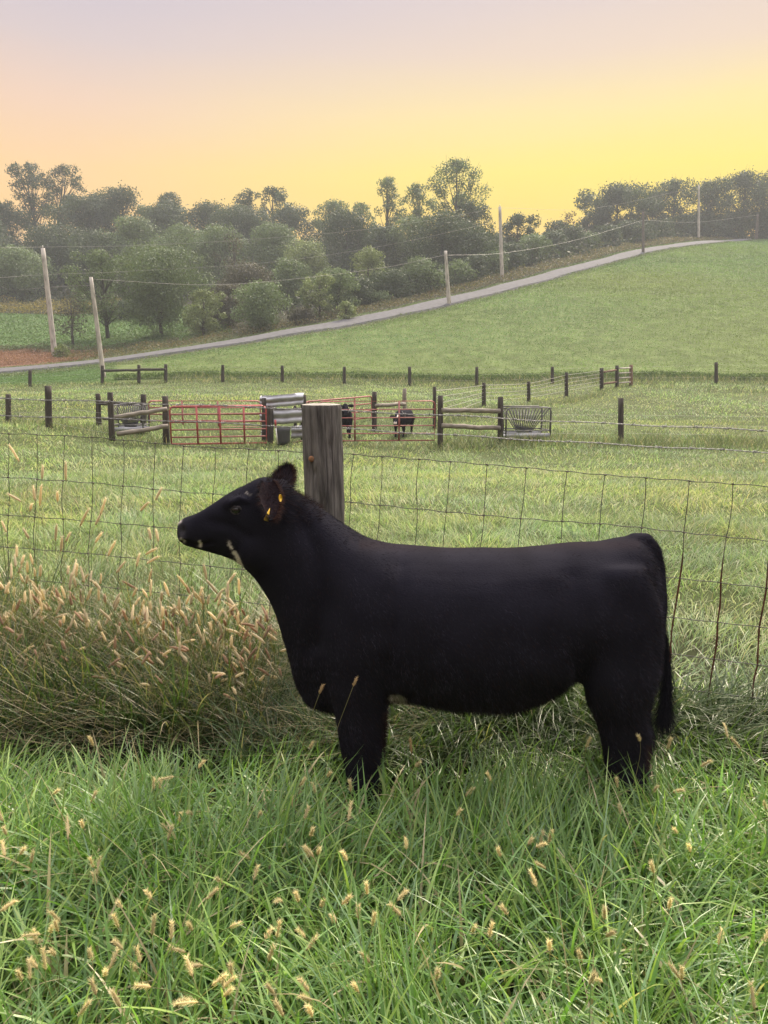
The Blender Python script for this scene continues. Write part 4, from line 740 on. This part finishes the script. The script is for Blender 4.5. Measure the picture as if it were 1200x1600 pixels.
# ------------------------------------------------------------------ pasture beyond the fence
PG = np.array([[.13, .19, .06], [.18, .25, .07], [.24, .30, .10], [.21, .26, .13], [.34, .36, .18], [.11, .18, .065]]) * np.array([1.42, 1.34, 1.7])
def turf(name, y0, y1, dens, h0, h1, w0, w1, S, label, seed, bright=1., cs=.5, ym=None, tan=.06):
    mb = MB(); yy = np.sqrt(rng.uniform(y0 ** 2, y1 ** 2, int(dens * (y1 - y0) * (y0 + y1) * .57))); xx = rng.uniform(-1, 1, len(yy)) * (.56 * yy + .4)
    k = np.ones(len(xx), bool) if ym is None else ym(xx, yy); xx, yy = xx[k], yy[k]
    a = noise2(xx, yy, cs, seed); b = noise2(xx, yy, cs * 4, seed + 1); k = rng.random(len(xx)) < .45 + .8 * a; xx, yy, a, b = xx[k], yy[k], a[k], b[k]; n = len(xx)
    hgt = rng.uniform(h0, h1, n) * (.55 + .9 * a); col = gcol(n, bright, tan, PG) * (.82 + .36 * b)[:, None]
    yel = noise2(xx + 50, yy, cs * 2.5, seed + 2); col = col * (1 + np.stack([.25 * (yel - .5), .05 * (yel - .5), -.2 * (yel - .5)], -1))
    blades(mb, xx, yy, H(xx, yy) - .01, hgt, rng.uniform(w0, w1, n), noise2(xx, yy, cs * 1.3, seed + 3) * 10 + rng.normal(size=n) * 1., rng.uniform(.1, .8, n), rng.uniform(.4, 1.8, n), S, col * .9, col * 1.1, rng.normal(size=n) * .7)
    return tag(mb.build(name, M['turf']), label, 'grass', kind='stuff')
turf('pasture_grass', 3.3, 8, 1900, .10, .21, .003, .007, 3, 'short pasture grass just beyond the wire fence', 31, cs=.35, ym=lambda x, y: y > fenceY(x) + .1)
turf('pasture_grass', 8, 15, 520, .10, .20, .006, .012, 2, 'pasture grass between the fence and the pen', 35, cs=.6)
turf('pasture_grass', 15, 30, 170, .10, .20, .010, .022, 2, 'pasture grass around the pen', 39, cs=1.0)
turf('pasture_grass', 30, 54, 55, .10, .19, .02, .04, 2, 'pasture grass beyond the pen', 43, cs=1.8)
# rank grass at the foot of the pen fences
mb = MB()
for (p0, p1, D0, D1, n, hs, wd_) in [((-50, 668), (265, 690), 25, 23, 1500, .35, .5), ((265, 694), (500, 694), 22.7, 22.7, 500, .22, .4), ((680, 700), (1250, 692), 22.4, 23.4, 4200, .42, .75), ((500, 690), (680, 692), 22.5, 22.5, 450, .2, .4), ((680, 662), (986, 606), 26, 50, 2200, .3, .5), ((-60, 610), (1300, 600), 51.5, 52, 3500, .30, .4), ((255, 590), (1400, 590), 54, 54, 9000, .5, .9), ((985, 604), (1300, 610), 49, 44, 900, .35, 2.)]:
    f = rng.random(n); a_, b_ = at(*p0, D0), at(*p1, D1); x = a_[0] + (b_[0] - a_[0]) * f + rng.normal(size=n) * .1; y = a_[1] + (b_[1] - a_[1]) * f + rng.normal(size=n) * wd_; far = np.clip(D0 / 23, 1, 2.3)
    hh = hs * rng.uniform(.4, 1.2, n) * (.5 + noise2(x, y, .8, 51)); blades(mb, x, y, H(x, y), hh, rng.uniform(.008, .018, n) * far, rng.uniform(0, 6.28, n), rng.uniform(0, .5, n), rng.uniform(.3, 1.4, n), 3, gcol(n, .42, .12, PG), None, rng.normal(size=n))
tag(mb.build('rank_grass', M['turf']), 'darker uncut grass along the feet of the pen and field fences', 'grass', kind='stuff')
# crop on the hill
n = 620000; yy = np.sqrt(rng.uniform(54.3 ** 2, 172 ** 2, n)); xx = rng.uniform(-.32, .68, n) * yy; k = (yy < roadY(xx) - 3.2) & (rng.random(n) < np.clip(60 / yy, .35, 1) * 1.4); xx, yy = xx[k], yy[k]; zz = H(xx, yy)
px_, py_ = proj(np.stack([xx, yy, zz], -1)); k = (px_ > 172 + 30 * noise2(xx, yy, 3, 60)) & (px_ < 1300); xx, yy, zz = xx[k], yy[k], zz[k]; n = len(xx)
edge = np.clip((yy - 54) / 1.5, .7, 1); ed2 = np.clip((roadY(xx) - 3 - yy) / 2.5, .25, 1); a = noise2(xx * .35, yy, 3.2, 61); b = noise2(xx, yy, 17, 62); c3 = noise2(xx, yy, 1.1, 63)
cc = np.array([.165, .23, .100]) * (.86 + .28 * rng.random((n, 1))) * (.85 + .3 * a)[:, None] * (.8 + .4 * c3)[:, None]; cc *= 1 + np.stack([.45 * (b - .4), .12 * (b - .4), -.15 * (b - .4)], -1)
mb = MB(); leaves(mb, np.stack([xx, yy, zz + (.06 + .26 * rng.random(n) * (.6 + .6 * c3)) * ed2 * edge], -1), rng.uniform(.08, .17, n) * np.clip(yy / 80, .8, 1.7), cc, up=1.5, asp=.7)
n2 = 26000; xx = rng.uniform(-24, 40, n2); yy = 54.2 + rng.random(n2) * 1.0 + .5 * noise2(xx, xx * 0, 2, 64); zz = H(xx, yy); px_, _ = proj(np.stack([xx, yy, zz], -1)); k = px_ > 178; xx, yy, zz = xx[k], yy[k], zz[k]; n2 = len(xx)
leaves(mb, np.stack([xx, yy, zz + .42 * rng.random(n2)], -1), rng.uniform(.08, .17, n2), np.array([.115, .165, .07]) * rng.uniform(.6, 1.2, (n2, 1)), up=.1, asp=.6)
tag(mb.build('crop_plants', M['crop']), 'leafy green crop covering the hillside field', 'crop', kind='stuff')
# roadside strips, meadow and reddish field beyond the road
def strip(name, n, fx, hs, size, pal_, label, cat='weeds', asp=.35, up=.2, tall=1.0):
    x, y = fx(n); z = H(x, y); n = len(x); a = noise2(x, y, 2.2, 71); hgt = hs * (.3 + .9 * a) * tall
    p_ = np.asarray(pal_)[rng.integers(0, len(pal_), n)] * rng.uniform(.65, 1.3, (n, 1)); mb = MB(); leaves(mb, np.stack([x, y, z + hgt * rng.random(n)], -1), rng.uniform(.5, 1.2, n) * size * np.clip(y / 90, .8, 1.6), p_, up=up, asp=asp)
    return tag(mb.build(name, M['leaf']), label, cat, kind='stuff')
XR0, XR1 = ROADC[1, 0], ROADC[-1, 0]
def near_edge(n): x = rng.uniform(XR0, XR1, n); return x, roadY(x) - rng.uniform(1.8, 5.4, n)
strip('roadside_grass', 30000, near_edge, .22, .20, [(.12, .165, .07), (.15, .18, .08), (.10, .15, .06)], 'pale mown verge along the field side of the road', 'grass', up=.8)
def lawn(n): y = rng.uniform(52.5, 70, n); x = rng.uniform(-.62, -.355, n) * y; k = y < roadY(x) - 2; return x[k], y[k]
strip('lawn_grass', 30000, lawn, .10, .14, [(.09, .17, .05), (.12, .19, .06), (.075, .15, .045)], 'smooth green lawn between the far fence row and the road', 'grass', up=.8)
def far_edge(n): x = rng.uniform(XR0, XR1, n); return x, roadY(x) + rng.uniform(1.9, 4.6, n)
strip('roadside_grass', 22000, far_edge, .18, .20, [(.10, .16, .05), (.12, .17, .055)], 'bright verge along the tree side of the road', 'grass', up=.8)
def weeds_(n):
    x = rng.uniform(XR0, XR1, n); y = roadY(x) + rng.uniform(4.3, 11, n); z = H(x, y); px_, py_ = proj(np.stack([x, y, z], -1)); k = ~((px_ < 95) & (y < 79)); return x[k], y[k]
strip('roadside_weeds', 42000, weeds_, .9, .26, [(.11, .12, .06), (.15, .13, .07), (.09, .11, .05), (.20, .15, .05), (.17, .14, .10)], 'brownish weeds and goldenrod between the road and the trees')
def redf(n): x = rng.uniform(at(-160, 560, 70)[0], at(110, 560, 70)[0], n); return x, rng.uniform(roadY(x) + 5.5, 81, n)
strip('reddish_grass', 26000, redf, .35, .22, [(.26, .14, .10), (.22, .13, .09), (.30, .18, .13)], 'reddish seeding grass in the small field beyond the road', 'grass')
def mead(n): y = rng.uniform(82, 113, n); return rng.uniform(-.62, -.20, n) * y, y
strip('meadow_grass', 30000, mead, .16, .30, [(.08, .15, .045), (.10, .165, .05), (.12, .17, .06)], 'green meadow beyond the reddish field', 'grass', up=1.)
def bank(n): y = rng.uniform(79, 84, n); return rng.uniform(-.62, -.27, n) * y, y
strip('bank_weeds', 9000, bank, .5, .24, [(.10, .10, .06), (.14, .12, .08), (.08, .10, .05)], 'grey brown weed strip between reddish field and meadow')
def gold(n): y = rng.uniform(113, 122, n); return rng.uniform(-.62, -.33, n) * y, y
strip('goldenrod', 14000, gold, 1.5, .30, [(.24, .20, .05), (.16, .14, .08), (.12, .13, .07), (.30, .24, .05)], 'band of goldenrod along the back of the meadow')
def under(n):
    x = rng.uniform(-110, 100, n); y = rng.uniform(80, 185, n); k = (y > roadY(x) + 9) & ~((x / y < -.24) & (y < 119)) & ~((x / y < -.13) & (y < 100)); return x[k], y[k]
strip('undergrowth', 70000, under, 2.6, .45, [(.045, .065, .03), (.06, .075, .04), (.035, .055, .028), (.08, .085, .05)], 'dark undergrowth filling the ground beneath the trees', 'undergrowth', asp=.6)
# ------------------------------------------------------------------ trees
DG = np.array([.060, .085, .048]); MG = np.array([.120, .165, .082]); LG = np.array([.18, .22, .10]); RB = np.array([.10, .065, .04]); GB = np.array([.085, .080, .055])
def tree(px, bot, D, top, wpx, kind, label, tint=DG, dens=1., name='tree', low=.25, bx=None):
    b = base(px if bx is None else bx, bot, D); zt = at(px, top, D)[2]; Ht = zt - b[2]; cx = at(px, (bot + top) / 2, D)[0]; W = wpx * D / FOC
    if Ht < 1: Ht = 1.5
    o = empty(name, b); tag(o, label, {'tree': 'tree', 'shrub': 'shrub', 'sapling': 'tree'}[name], {'shrub': 'shrubs along the road', 'tree': 'trees beyond the road', 'sapling': 'trees beyond the road'}[name])
    K = {'dense': 30, 'airy': 40, 'spiky': 22, 'bare': 14}[kind]; W *= {'dense': 1.5, 'airy': 1.3 if px < 900 else 1.5, 'spiky': 1.5, 'bare': 1.15}[kind] if name == 'tree' else 1.15; zc0 = b[2] + Ht * low; lob = []
    for i in range(K):
        f = (i + .5) / K; zz_ = zc0 + (zt - zc0) * f; env = W / 2 * ((1 - abs(2 * f * .97 - .93) ** 2.6) ** .5 if kind != 'spiky' else (1 - f) ** .5 + .08)
        r = W * ({'dense': .19, 'airy': .13 if top < 260 else .115, 'spiky': .15, 'bare': .16}[kind]) * rng.uniform(.6, 1.3); a = rng.uniform(0, 6.28); rad_ = max(0, env - r) * math.sqrt(rng.random()) * (1.3 if rng.random() < .25 else 1.05); r *= (.75 if rng.random() < .4 else 1.08)
        lob.append((np.array([cx + rad_ * math.cos(a), D + rad_ * math.sin(a) * .9, min(zz_, zt - r * .75)]), r))
    mt = MB(); r0 = max(.07, .018 * Ht + .03 * (kind != 'dense')); mid = np.array([cx * .6 + b[0] * .4, b[1], b[2] + Ht * .4]); topc = np.array([cx, D, b[2] + Ht * .88])
    mt.tube([b - np.array([0, 0, .3]), b + (mid - b) * .5 + rng.normal(size=3) * .1, mid, (mid + topc) / 2 + rng.normal(size=3) * .15, topc], [r0 * 1.3, r0, r0 * .75, r0 * .45, r0 * .12], 8, c=None)
    for c, r in lob:
        s = b + (topc - b) * np.clip((c[2] - b[2]) / Ht - .28, .15, .8); m_ = (s + c) / 2 + np.array([0, 0, -.1 * r]); mt.tube([s, m_, c + (c - s) * .2], [r0 * .30, r0 * .16, r0 * .03], 5)
        if kind in ('bare', 'airy'):
            for _ in range(5 if kind == 'bare' else 3): d = rng.normal(size=3); d[2] = abs(d[2]); mt.tube([c, c + d / np.linalg.norm(d) * r * 1.3], [r0 * .12, r0 * .03], 4)
    mt.build('trunk', M['bark'], o)
    mc = MB(); lf = .0019 * D + .03
    for c, r in lob:
        n = int({'dense': 7, 'airy': 9, 'spiky': 8, 'bare': 1.3}[kind] * dens * (r / lf) ** 2) + 6
        d = rng.normal(size=(n, 3)); d /= np.linalg.norm(d, axis=1)[:, None]; rr_ = r * (1 - .42 * rng.random(n) ** 1.5) * (.72 + .5 * noise2(d[:, 0] * 3 + c[0], d[:, 1] * 3 + d[:, 2] * 2, .8, 80)); rr_ *= np.where(rng.random(n) < .08, 1.25, 1)
        p_ = c + d * rr_[:, None] * np.array([1, 1, .82]); tc_ = tint * rng.uniform(.8, 1.25) * rng.uniform(.75, 1.25, (n, 1)); mc.add(np.zeros((0, 3))); leaves(mc, p_, lf * rng.uniform(.7, 1.5, n), tc_, nrm=d, asp=.62)
    mc.build('crown', M['leaf'], o); return o
TR = [ # px, base, D, top, width, kind, label, tint, density, low, trunk px
 (50, 400, 165, 254, 66, 'airy', 'tallest airy tree on the skyline over the tallest pale pole', DG, 1.0, .30, 62),
 (106, 400, 166, 257, 50, 'airy', 'airy tall tree touching the tallest airy tree, its narrower neighbour', DG, 1.0, .35, 82),
 (8, 400, 160, 316, 60, 'dense', 'dark round tree below the tallest airy tree at the picture edge', DG, 1, .1, None),
 (122, 400, 158, 306, 70, 'dense', 'dark broad tree just under the two airy tall trees', DG, 1, .1, None),
 (193, 395, 162, 292, 72, 'dense', 'dark rounded skyline tree, highest of the dense crowns over the meadow', DG, 1, .1, None),
 (155, 395, 160, 303, 60, 'dense', 'dark skyline tree between the broad tree and the rounded one', DG, 1, .1, None),
 (232, 395, 168, 322, 46, 'dense', 'low skyline tree in the dip of the treeline', MG, 1, .1, None),
 (267, 395, 162, 300, 66, 'spiky', 'pointed dark skyline tree with loose top twigs', DG, 1.2, .05, None),
 (262, 400, 157, 318, 70, 'dense', 'dark tree bulging beneath the pointed skyline tree', DG, 1, .1, None),
 (330, 395, 162, 316, 62, 'dense', 'blunt dark skyline tree at the centre of the wood', DG, 1, .1, None),
 (388, 395, 163, 294, 46, 'spiky', 'conical dark treetop above the blunt crowns', DG, 1.2, .05, None),
 (427, 395, 164, 292, 62, 'airy', 'loose feathery treetop next to the conical one', DG, 1.3, .15, None),
 (372, 400, 156, 322, 84, 'dense', 'wide dark crown under the conical treetop', DG, 1, .1, None),
 (452, 400, 158, 320, 60, 'dense', 'dark sloping crown where the skyline steps down', DG, 1, .1, None),
 (516, 395, 160, 315, 62, 'airy', 'ragged see through treetop past the skyline step', MG, 1.2, .2, None),
 (566, 395, 158, 316, 42, 'airy', 'small ragged treetop against the orange glow', MG, 1.2, .2, None),
 (604, 400, 146, 277, 46, 'airy', 'slender airy tree rising before the orange sky', MG, .95, .3, None),
 (655, 405, 140, 287, 56, 'airy', 'airy tree leaning against the tallest glowing tree', MG, 1.0, .25, None),
 (713, 420, 132, 250, 78, 'airy', 'tallest tree of the middle with sunlit gaps in its crown', MG, .85, .35, None),
 (735, 425, 128, 316, 70, 'airy', 'drooping airy tree under the tallest middle tree', DG, 1.2, .1, None),
 (808, 400, 136, 335, 56, 'airy', 'small round airy tree between brownish pole and farmhouse', DG, 1.2, .2, None),
 (758, 420, 130, 368, 46, 'dense', 'low dark tree at the foot of the brownish pole', DG, 1, .05, None),
 (22, 470, 127, 386, 88, 'dense', 'full rounded tree behind the goldenrod at the picture edge', MG, 1, .05, None),
 (92, 440, 140, 352, 84, 'dense', 'rounded tree directly behind the top of the tallest pale pole', DG, 1, .08, None),
 (205, 440, 136, 338, 76, 'dense', 'grey green round crown in the second row of the wood', MG, 1, .08, None),
 (150, 445, 134, 362, 72, 'dense', 'dark crown above the leaning pole on the lawn', DG, 1, .05, None),
 (285, 440, 130, 353, 90, 'dense', 'broad pale topped crown in the middle of the wood', MG, 1, .05, None),
 (343, 440, 128, 352, 70, 'dense', 'dull green crown between the broad crown and bare branched tree', MG, 1, .05, None),
 (420, 435, 130, 350, 84, 'dense', 'rounded grey green tree left of the cable dip', MG, 1, .05, None),
 (478, 430, 124, 376, 62, 'dense', 'light green rounded tree in front of the dark gap', LG, 1, .05, None),
 (542, 430, 132, 330, 88, 'dense', 'very dark wide tree in the centre of the wood', DG * .9, 1, .05, None),
 (605, 430, 126, 352, 62, 'dense', 'dark rounded tree below the slender airy tree', DG, 1, .05, None),
 (645, 430, 124, 338, 62, 'dense', 'dull tree behind the small pale shrubs by the road', MG, 1, .05, None),
 (690, 440, 116, 332, 88, 'dense', 'dark tree behind the pole halfway along the road', DG, 1, .05, None),
 (734, 440, 114, 360, 64, 'dense', 'dark bushy tree filling the space by the halfway pole', DG, 1, .03, None),
 (160, 515, 90, 392, 98, 'airy', 'thin trunked sparse tree behind the leaning pole on the lawn', MG, 1.1, .25, 168),
 (113, 522, 86, 456, 72, 'bare', 'grey nearly bare small tree behind the tallest pale pole', GB, 2.2, .2, None),
 (250, 520, 88, 386, 128, 'dense', 'large rounded tree with a dark trunk standing before the wood', MG, 1.05, .22, 252),
 (318, 530, 83, 452, 62, 'airy', 'small light green tree close to the road', LG, 1.5, .1, None),
 (366, 470, 104, 362, 62, 'bare', 'bare branched grey tree in the middle of the wood', GB, 2.0, .25, None),
 (388, 480, 100, 412, 80, 'dense', 'grey leaved tree behind the roadside ball shaped one', GB, .8, .05, None),
 (412, 522, 82, 440, 72, 'dense', 'ball shaped dusty green tree at the roadside', MG, 1, .03, None),
 (358, 500, 90, 445, 64, 'airy', 'twiggy low tree beside the small light green tree', GB, 1.5, .05, None),
 (452, 470, 104, 405, 66, 'dense', 'mid green tree behind the ball shaped one', MG, 1, .05, None),
 (500, 500, 86, 428, 50, 'airy', 'light leaved young tree on the verge', LG, 1.5, .05, None),
 (530, 500, 90, 420, 60, 'dense', 'dusty shrub like tree beside the light leaved young one', MG, 1, .02, None),
 (575, 465, 100, 387, 50, 'dense', 'pale green rounded tree in front of the very dark one', LG, .9, .02, None),
 (560, 480, 93, 432, 44, 'dense', 'upright dark bush tree behind the verge weeds', DG, 1, .02, None),
 (612, 470, 97, 420, 62, 'dense', 'dark bush tree halfway along the roadside thicket', DG, 1, .02, None),
 (650, 462, 100, 402, 56, 'dense', 'greyish bush tree near the halfway pole', MG, 1, .02, None),
 (964, 378, 165, 288, 84, 'airy', 'broad loose crowned tree beside the farmhouse', DG, 1.5, .18, None),
 (930, 376, 168, 312, 32, 'airy', 'low side bough tree touching the farmhouse', DG, 1.2, .3, None),
 (1018, 378, 168, 300, 50, 'airy', 'narrow tree between the broad loose crown and the gap of sun', DG, 1.2, .1, None),
 (1052, 374, 172, 280, 66, 'airy', 'tall crest tree with sun showing through', DG, 1.0, .15, None),
 (1108, 374, 173, 283, 66, 'airy', 'crest tree behind the pale crest pole', DG, 1.2, .1, None),
 (1160, 374, 172, 268, 80, 'airy', 'highest crest tree with a ragged sunlit crown', DG, .95, .2, None),
 (1206, 374, 172, 277, 60, 'airy', 'crest tree cut by the picture edge', DG, 1.0, .15, None),
 (885, 374, 150, 330, 40, 'bare', 'reddish bare twigged sapling against the yellow sky', RB, 1.6, .1, None),
 (-60, 430, 140, 330, 110, 'dense', 'dark tree partly out of the picture beyond the meadow', DG, 1, .05, None),
 (1270, 374, 170, 282, 80, 'airy', 'crest tree beyond the picture edge', DG, 1.2, .1, None)]
for r in TR: tree(r[0], r[1], r[2], r[3], r[4], r[5], r[6], r[7], r[8], 'tree', r[9], r[10])
SH = [(590, 482, 94, 455, 46, MG, 'dusty shrub at the bend of the cable'), (625, 475, 97, 450, 46, DG, 'dark low shrub before the bush trees'), (672, 458, 101, 420, 56, DG, 'dark shrub touching the halfway pole'), (712, 448, 105, 405, 58, MG, 'olive shrub just beyond the halfway pole'), (745, 440, 109, 396, 52, DG, 'dark shrub midway between the halfway and brownish poles'),
 (770, 430, 113, 392, 50, MG, 'grey green shrub at the brownish pole'), (800, 420, 119, 380, 56, DG, 'wide dark shrub past the brownish pole'), (832, 412, 124, 366, 58, MG, 'tall shrub under the small round airy tree'), (862, 402, 132, 362, 56, DG, 'dark shrub in front of the low dark roof'), (893, 396, 138, 352, 54, DG, 'rounded shrub under the reddish sapling'), (915, 392, 142, 364, 46, MG, 'pale shrub below the farmhouse'),
 (872, 385, 150, 344, 44, DG, 'shrub tuft on the skyline before the reddish sapling'), (945, 392, 144, 352, 50, DG, 'dark shrub below the broad loose crown'), (985, 388, 150, 345, 62, DG, 'dark hedge shrub behind the thin dark pole'), (1025, 380, 160, 342, 52, DG, 'hedge shrub under the narrow tree'), (1066, 376, 168, 335, 60, DG, 'hedge shrub beneath the tall crest tree'), (1105, 374, 170, 330, 56, DG, 'hedge shrub behind the foot of the crest pole'), (1148, 373, 172, 332, 60, DG, 'hedge shrub by the short grey pole'), (1192, 373, 172, 330, 60, DG, 'hedge shrub at the end of the crest'),
 (540, 506, 82, 470, 30, LG, 'small bright shrub on the grass verge'), (470, 508, 84, 482, 40, GB, 'brown low shrub by the ball shaped tree'), (97, 556, 74, 538, 26, LG, 'small leafy bush at the foot of the tallest pale pole'), (30, 455, 132, 425, 70, DG, 'dark shrub behind the goldenrod band'), (200, 500, 106, 468, 60, DG, 'dark shrub in the shade behind the large rounded tree')]
for px_, bo, D_, to, wd_, ti_, la in SH: tree(px_, bo, D_, to, wd_, 'dense', la, ti_, .9, 'shrub', 0.0)
# ------------------------------------------------------------------ air
hz_ = MB(); hz_.box((0, 240, 34), (900, 600, 80)); hm = bpy.data.materials.new('haze'); hm.use_nodes = True; t = hm.node_tree; t.nodes.clear()
ho = t.nodes.new('ShaderNodeOutputMaterial'); hv = t.nodes.new('ShaderNodeVolumePrincipled'); hv.inputs['Color'].default_value = (.74, .80, .86, 1); hv.inputs['Density'].default_value = HAZE; hv.inputs['Anisotropy'].default_value = 0.2
t.links.new(hv.outputs[0], ho.inputs['Volume'])
if HAZE: tag(hz_.build('haze', hm), 'pale evening haze in the air', 'haze', kind='stuff')
